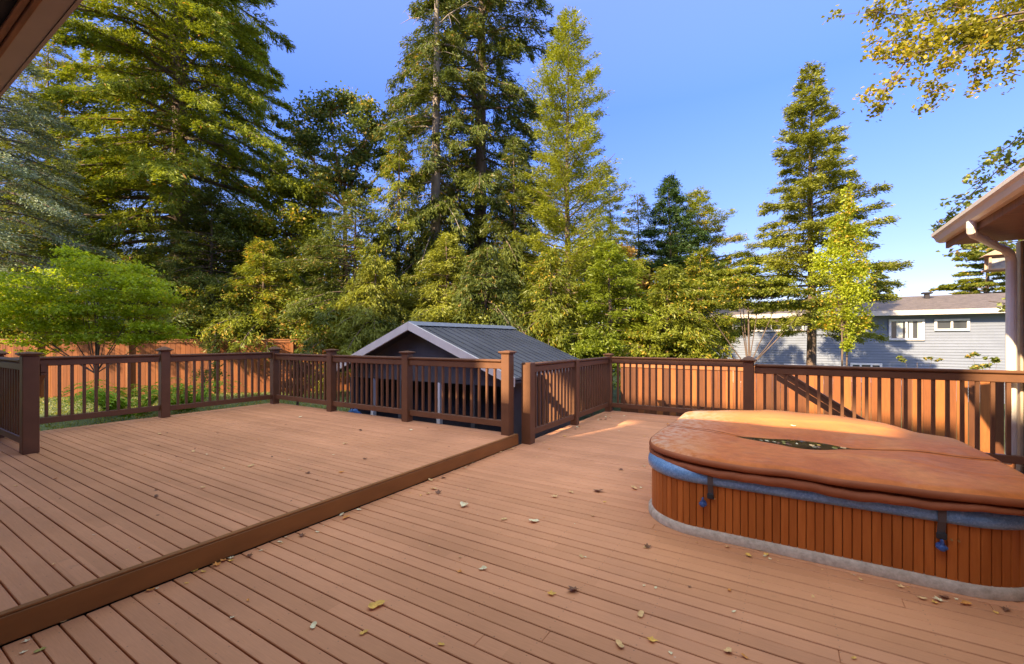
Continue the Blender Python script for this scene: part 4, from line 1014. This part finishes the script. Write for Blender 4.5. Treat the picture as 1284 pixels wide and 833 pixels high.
# --- understory conifers and shrubs
US = [('cedar_tree', 'dark drooping cedar directly behind the shed ridge', 610, 14.5, 325, 70, 440, 'fir_dark', dict(n_br=80, droop=.5, hang=1.2, seed=43, prof=.82)),
 ('cedar_tree', 'olive drooping cedar left of the shed gable', 470, 14.8, 338, 62, 440, 'fir_mid', dict(n_br=70, droop=.5, hang=1.2, seed=44, prof=.82)),
 ('cedar_tree', 'yellowish drooping cedar behind the lower end of the shed roof', 690, 14.5, 330, 55, 440, 'olive', dict(n_br=70, droop=.45, hang=1.2, seed=45, prof=.82)),
 ('cedar_tree', 'drooping cedar with yellowish hanging boughs left of the bare trunk fir', 500, 17.5, 175, 72, 430, 'olive', dict(n_br=90, droop=.5, hang=1.1, jitter=.5, seed=31, dens=1.1)),
 ('cedar_tree', 'low dark cedar with horizontal boughs behind the fence corner', 445, 16.5, 255, 95, 425, 'fir_dark', dict(n_br=90, droop=.3, hang=.6, seed=32, prof=.8)),
 ('fir_tree', 'dark fir low behind the ridge of the shed', 560, 16, 310, 85, 440, 'fir_mid', dict(n_br=80, droop=.35, hang=.6, seed=33, prof=.82)),
 ('fir_tree', 'shadowy fir behind the right slope of the shed roof', 645, 18.5, 190, 75, 440, 'fir_dark', dict(n_br=110, droop=.45, hang=.9, seed=34, prof=.8)),
 ('cedar_tree', 'lime green cedar with feathery boughs right of the shed roof', 765, 14.5, 322, 66, 450, 'lime', dict(n_br=80, droop=.25, up=.15, hang=.5, seed=35, prof=.82)),
 ('cedar_tree', 'mid green cedar with drooping tips behind the far end of the lower deck', 838, 14, 352, 62, 452, 'olive', dict(n_br=80, droop=.35, hang=.6, seed=36, prof=.82)),
 ('fir_tree', 'dark fir behind the bright green maple on the left', 60, 19, 40, 120, 420, 'fir_mid', dict(n_br=150, droop=.35, seed=37, prof=.8)),
 ('fir_tree', 'shaded fir beneath the huge fir near its trunk foot', 265, 18, 250, 110, 425, 'fir_dark', dict(n_br=110, droop=.3, seed=38, prof=.82)),
 ('fir_tree', 'yellowish young fir behind the orange fence at left', 330, 16.5, 318, 70, 428, 'yellowgreen', dict(n_br=80, droop=.3, seed=39, prof=.82)),
 ('fir_tree', 'far fir filling the gap between larch and copper tree', 765, 26, 235, 60, 430, 'olive', dict(n_br=90, droop=.25, seed=40, prof=.8)),
 ('fir_tree', 'far dark fir between the open crowned tree and the huge fir', 395, 30, 185, 70, 430, 'fir_dark', dict(n_br=110, droop=.3, seed=41, prof=.8)),
 ('fir_tree', 'olive conifer low just left of the blue house', 878, 17, 330, 40, 450, 'olive', dict(n_br=70, droop=.2, seed=42, prof=.8)),
]
for nm, lab, px, Z, top, hwp, bp, mt, kw in US:
    kw = dict(kw); kw.setdefault('leaf_len', .19); kw.setdefault('leaf_w', .065); kw.setdefault('trunk_r', .14); kw.setdefault('tex', 1.2)
    con(nm, lab, px, Z, top-14, hwp*1.25, bp, mt, **kw)
SH = [('shrub', 'dense green shrub under the trees at the far left fence', 25, 15.2, 395, 1.6, .9, 'under'), ('shrub', 'sunlit yellow green shrub over the fence near the left maple', 235, 15.5, 392, 1.3, .9, 'yellowgreen'),
 ('shrub', 'dark shrub behind the orange fence below the shaded fir', 300, 16.2, 395, 1.3, 1., 'under'), ('shrub', 'broad green shrub behind the end of the orange fence', 395, 15.8, 398, 1.6, .9, 'under'),
 ('shrub', 'olive shrub left of the shed gable', 455, 14.8, 416, 1.2, .8, 'fir_mid'), ('shrub', 'dark green shrub behind the shed ridge', 590, 15, 405, 1.9, .9, 'fir_mid'),
 ('shrub', 'green shrub behind the lit end of the shed roof', 690, 14.2, 415, 1.2, .8, 'fir_mid'), ('shrub', 'lime shrub nearest the corner post of the lower deck', 742, 13, 434, .8, .5, 'lime'),
 ('shrub', 'bushy green shrub above the far railing of the lower deck', 815, 13.2, 432, 1.0, .5, 'olive'), ('shrub', 'olive shrub above the far railing beside the pyramid capped post', 858, 13.2, 434, .7, .45, 'olive')]
for k, (nm, lab, px, Z, cpy, rx, rz, mt) in enumerate(SH):
    p = P3(px, Z); zc = ztop(cpy, Z)-p[2]
    broadleaf(nm, lab, p, zc, [(-rx*.35, 0, 0, rx*.7, rx*.6, rz*.8), (rx*.35, .1, rz*.1, rx*.7, rx*.6, rz*.8), (0, 0, -rz*.7, rx, rx*.7, rz*.7)], FM[mt], int(6500*rx), .085, .05, seed=60+k, cat='shrub', group='shrubs behind the fences', twigs=False)
# plants seen through the balusters
def fern(pos, label, n_=26, L=.6, mat='fern', name='fern', seed=1, zup=.8):
    r_ = np.random.default_rng(seed); Cs = []; Ds = []; Ls = []; t = thing(name, label, 'plant', pos, 'plants just outside the railings'); st = MB()
    for i in range(n_):
        a = r_.uniform(0, 6.28); l = L*r_.uniform(.6, 1.1); d = np.array([cos(a), sin(a), 0.]); s = np.linspace(.12, 1, 14)
        P = np.array(pos)+np.outer(s*l, d); P[:, 2] += l*(zup*1.6*s-1.2*zup*s**2.2)
        st.tube([tuple(P[0]), tuple(P[5]), tuple(P[9]), tuple(P[13])], [.006, .005, .004, .002], 4, False)
        pr = np.array([-d[1], d[0], 0]); 
        for sg in (-1, 1):
            Cs.append(P+pr*sg*.07*(1.1-s)[:, None]*l*1.6); Ds.append(np.tile(pr*sg+d*.5-np.array([0, 0, .3]), (14, 1))); Ls.append(.16*(1.15-s)*l*1.6+.02)
    C = np.concatenate(Cs); D = norm(np.concatenate(Ds)); Nn = np.tile([0, 0, 1.], (len(C), 1))+r_.normal(0, .3, (len(C), 3)); Ll = np.concatenate(Ls)
    V, Fq = quads(C, D, norm(Nn), Ll, .04+0*Ll); mesh_np('fronds', V, Fq, FM[mat], t); st.build('stem', FM[mat], t)
for k, (px, py, Z, L, mt, lab) in enumerate([(168, 508, 9.6, .75, 'fern', 'bright green fern behind the left railing post'), (232, 500, 10.4, .7, 'fern', 'yellowish fern right of the left railing post'),
        (140, 500, 10.6, .5, 'fern', 'smaller fern left of the bright green fern'), (408, 500, 9.6, .5, 'dull', 'green tuft behind the flat capped post left of the shed'),
        (590, 505, 7.2, .42, 'fern', 'leafy plant under the railing in front of the shed opening'), (545, 505, 7.1, .3, 'dull', 'little plant left of the leafy plant at the shed opening')]):
    x, y, z = at(px, Z, py); fern((x, y, gz(x, y)), lab, 42, L*1.75, mt, seed=80+k, zup=1.1)
for k, (px, Z, rx, rz, zc, mt, lab) in enumerate([(372, 10.4, .55, .5, .9, 'burgundy', 'dark burgundy shrub behind the corner of the upper deck railing'), (255, 12.5, .6, .6, 1.0, 'dull', 'thin grey green sapling in front of the orange fence')]):
    p = P3(px, Z); broadleaf('shrub', lab, p, zc, [(0, 0, 0, rx, rx, rz), (.1, .1, .3, rx*.7, rx*.7, rz*.7)], FM[mt], 2600 if k == 0 else 900, .06, .02, seed=90+k, cat='shrub', group='plants just outside the railings')
p = P3(1240, 11.5)
broadleaf('sapling', 'leafy twig tips above the railing at the right end', p, ztop(450, 11.5)-p[2], [(-.3, 0, .05, .14, .14, .1), (.15, 0, -.02, .22, .18, .12), (-.05, 0, -.3, .3, .2, .2)], FM['dull'], 330, .10, .015, seed=95, cat='shrub', group='plants just outside the railings')
p = P3(1150, 12)
broadleaf('sapling', 'pale twiggy plant above the railing before the blue house', p, ztop(455, 12)-p[2], [(-.25, 0, .1, .22, .1, .1), (.3, 0, .1, .2, .1, .1)], FM['dull'], 200, .07, .012, seed=96, cat='shrub', group='plants just outside the railings')

# overhanging big-leaf maple at the top right : trunk stands outside the view, behind the wing
def overhang(name, label, trunk_xy, branches, mat, seed, leaf_=.11, per=55):
    r_ = np.random.default_rng(seed); tx, ty = trunk_xy; t = thing(name, label, 'tree', (tx, ty, gz(tx, ty)), 'trees behind the fences'); m = MB()
    m.tube([(tx, ty, -1.2), (tx+.1, ty, 3), (tx, ty+.1, 7.5)], [.28, .2, .1], 10); Cs = []
    for br in branches:
        P = [np.array(at(px, Z, py)) for px, py, Z in br['pts']]; st = np.array([tx, ty, br['z0']]); Q = [st]+P
        n_ = len(Q); m.tube([tuple(q) for q in Q], [.07]+[.022*(1-i/n_)**1.3+.004 for i in range(1, n_)], 6, False)
        for i in range(1 if not br.get('all') else 0, n_-1):
            a, b = Q[i], Q[i+1]; L = np.linalg.norm(b-a); k = int(L*per*br.get('d', 1))
            for j in range(max(2, int(L*7*br.get('d', 1)))):
                s = r_.random(); c = a+(b-a)*s; off = r_.normal(0, 1, 3)*br['sp']*np.array([1, 1, .75]); e = c+off; e[2] -= abs(r_.normal(0, .05))
                m.tube([tuple(c), tuple((c+e)/2+[0, 0, .02]), tuple(e)], [.008, .005, .003], 4, False)
                Cs.append(e+r_.normal(0, .075, (max(3, int(k/max(2, int(L*7*br.get('d', 1))))), 3)))
    m.build('trunk', M['trunk'], t, smooth=True); C = np.concatenate(Cs); n_ = len(C)
    D = norm(r_.normal(0, 1, (n_, 3))*[1, 1, .4]-[0, 0, .5]); Nn = norm(r_.normal(0, .5, (n_, 3))+[0, 0, .7])
    V, Fq = quads(C, D, Nn, leaf_*r_.uniform(.6, 1.2, n_), leaf_*.85*r_.uniform(.6, 1.2, n_)); mesh_np('crown', V, Fq, mat, t)
BR = [dict(z0=6.5, sp=.20, d=1.9, pts=[(1420, -60, 9), (1300, -10, 8.6), (1210, 5, 8.4), (1140, 20, 8.2), (1085, 14, 8.0)]),
      dict(z0=6.2, sp=.17, d=1.7, pts=[(1420, 0, 8.8), (1290, 28, 8.4), (1215, 35, 8.2), (1150, 50, 8.0), (1095, 52, 7.8)]),
      dict(z0=6.0, sp=.12, d=1.5, pts=[(1260, 20, 8.0), (1180, 40, 7.9), (1135, 78, 7.8), (1110, 112, 7.7), (1100, 136, 7.7)]),
      dict(z0=6.0, sp=.10, d=1.4, pts=[(1260, 30, 8.0), (1205, 62, 7.9), (1178, 90, 7.8), (1160, 122, 7.7)]),
      dict(z0=6.0, sp=.10, d=1.2, pts=[(1300, 10, 8.2), (1250, 50, 8), (1228, 85, 7.9), (1222, 98, 7.9)]),
      dict(z0=6.0, sp=.14, d=1.6, pts=[(1420, -20, 8.4), (1330, 20, 8.3), (1250, 40, 8.3)]),
      dict(z0=6.5, sp=.22, d=1.7, pts=[(1400, -120, 8.8), (1300, -60, 8.6), (1200, -35, 8.5), (1130, -25, 8.3)]),
      dict(z0=5.5, sp=.05, d=.7, pts=[(1330, 50, 8.2), (1268, 62, 8.1), (1262, 90, 8.0), (1280, 95, 8)])]
overhang('maple_tree', 'maple with golden leaves hanging in from the top right corner', (11.5, 11.0), BR, FM['autumn'], 101, .078, 260)
BR2 = [dict(z0=4.6, sp=.11, d=1.1, pts=[(1400, 130, 11), (1300, 190, 10.8), (1250, 215, 10.6), (1205, 255, 10.5), (1168, 290, 10.4)]),
       dict(z0=4.6, sp=.10, d=1.1, pts=[(1400, 120, 11), (1300, 165, 10.8), (1270, 180, 10.7), (1235, 205, 10.6), (1210, 222, 10.6)]),
       dict(z0=4.2, sp=.13, d=1.0, pts=[(1400, 250, 11), (1300, 300, 10.8), (1250, 306, 10.6), (1190, 316, 10.5)]),
       dict(z0=3.6, sp=.16, d=1.6, pts=[(1400, 180, 11.5), (1310, 210, 11.3), (1265, 222, 11.2)]),
       dict(z0=3.6, sp=.07, d=.7, pts=[(1400, 380, 11), (1300, 385, 10.8), (1240, 378, 10.6)])]
overhang('alder_tree', 'dark leaved tree reaching out behind the gutter at the right border', (13.5, 12.0), BR2, FM['dull'], 102, .12, 80)

# far wood closing the horizon between the trunks
def far_wood():
    r_ = np.random.default_rng(5); Cs = []
    for px in np.arange(-260, 930, 9):
        Z = r_.uniform(34, 44); x, y, _ = at(px, Z, z=0); h = ztop(r_.uniform(300, 365), Z); k = 330
        f = r_.random(k)**.8; rr = (1-f*.85)*2.2
        a = r_.uniform(0, 6.28, k); C = np.stack([x+rr*np.cos(a)*r_.random(k)**.4, y+rr*np.sin(a)*r_.random(k)**.4, -2+(h+2)*f], 1); Cs.append(C)
    C = np.concatenate(Cs); n_ = len(C); D = norm(r_.normal(0, 1, (n_, 3))-[0, 0, .4]); Nn = norm(r_.normal(0, .6, (n_, 3))+[0, 0, .6])
    V, Fq = quads(C, D, Nn, r_.uniform(.4, .9, n_), r_.uniform(.25, .5, n_)); o = mesh_np('far_wood', V, Fq, FM['under'])
    tag(o, 'distant wood closing the view behind the nearer trees', 'wood', kind='stuff')
far_wood()
def far_wood_right():
    r_ = np.random.default_rng(9); Cs = []
    for px in np.arange(930, 1500, 12):
        Z = r_.uniform(70, 90); x, y, _ = at(px, Z, z=0); h = ztop(r_.uniform(385, 400), Z); k = 160
        f = r_.random(k); a = r_.uniform(0, 6.28, k); Cs.append(np.stack([x+4*np.cos(a)*r_.random(k), y+4*np.sin(a)*r_.random(k), -3+(h+3)*f], 1))
    C = np.concatenate(Cs); n_ = len(C); D = norm(r_.normal(0, 1, (n_, 3))); Nn = norm(r_.normal(0, .6, (n_, 3))+[0, 0, .6])
    V, Fq = quads(C, D, Nn, r_.uniform(.8, 1.8, n_), r_.uniform(.6, 1.2, n_)); o = mesh_np('far_wood', V, Fq, FM['under'])
    tag(o, 'low line of distant trees behind the blue house', 'wood', kind='stuff')
far_wood_right()
# grass tufts on the lawn near the left edge (uncountable)
def tufts():
    r_ = np.random.default_rng(3); n_ = 26000; x = r_.uniform(-20, -8.9, n_); y = r_.uniform(-.5, 12, n_); z = np.array([gz(a, b) for a, b in zip(x, y)])+.02
    C = np.stack([x, y, z], 1); D = norm(np.stack([r_.normal(0, .5, n_), r_.normal(0, .5, n_), np.ones(n_)], 1)); Nn = norm(r_.normal(0, 1, (n_, 3)))
    V, Fq = quads(C, D, Nn, r_.uniform(.05, .11, n_), r_.uniform(.012, .025, n_)); o = mesh_np('grass', V, Fq, FM['dull']); tag(o, 'grass blades of the lawn left of the upper deck', 'grass', kind='stuff')
tufts()
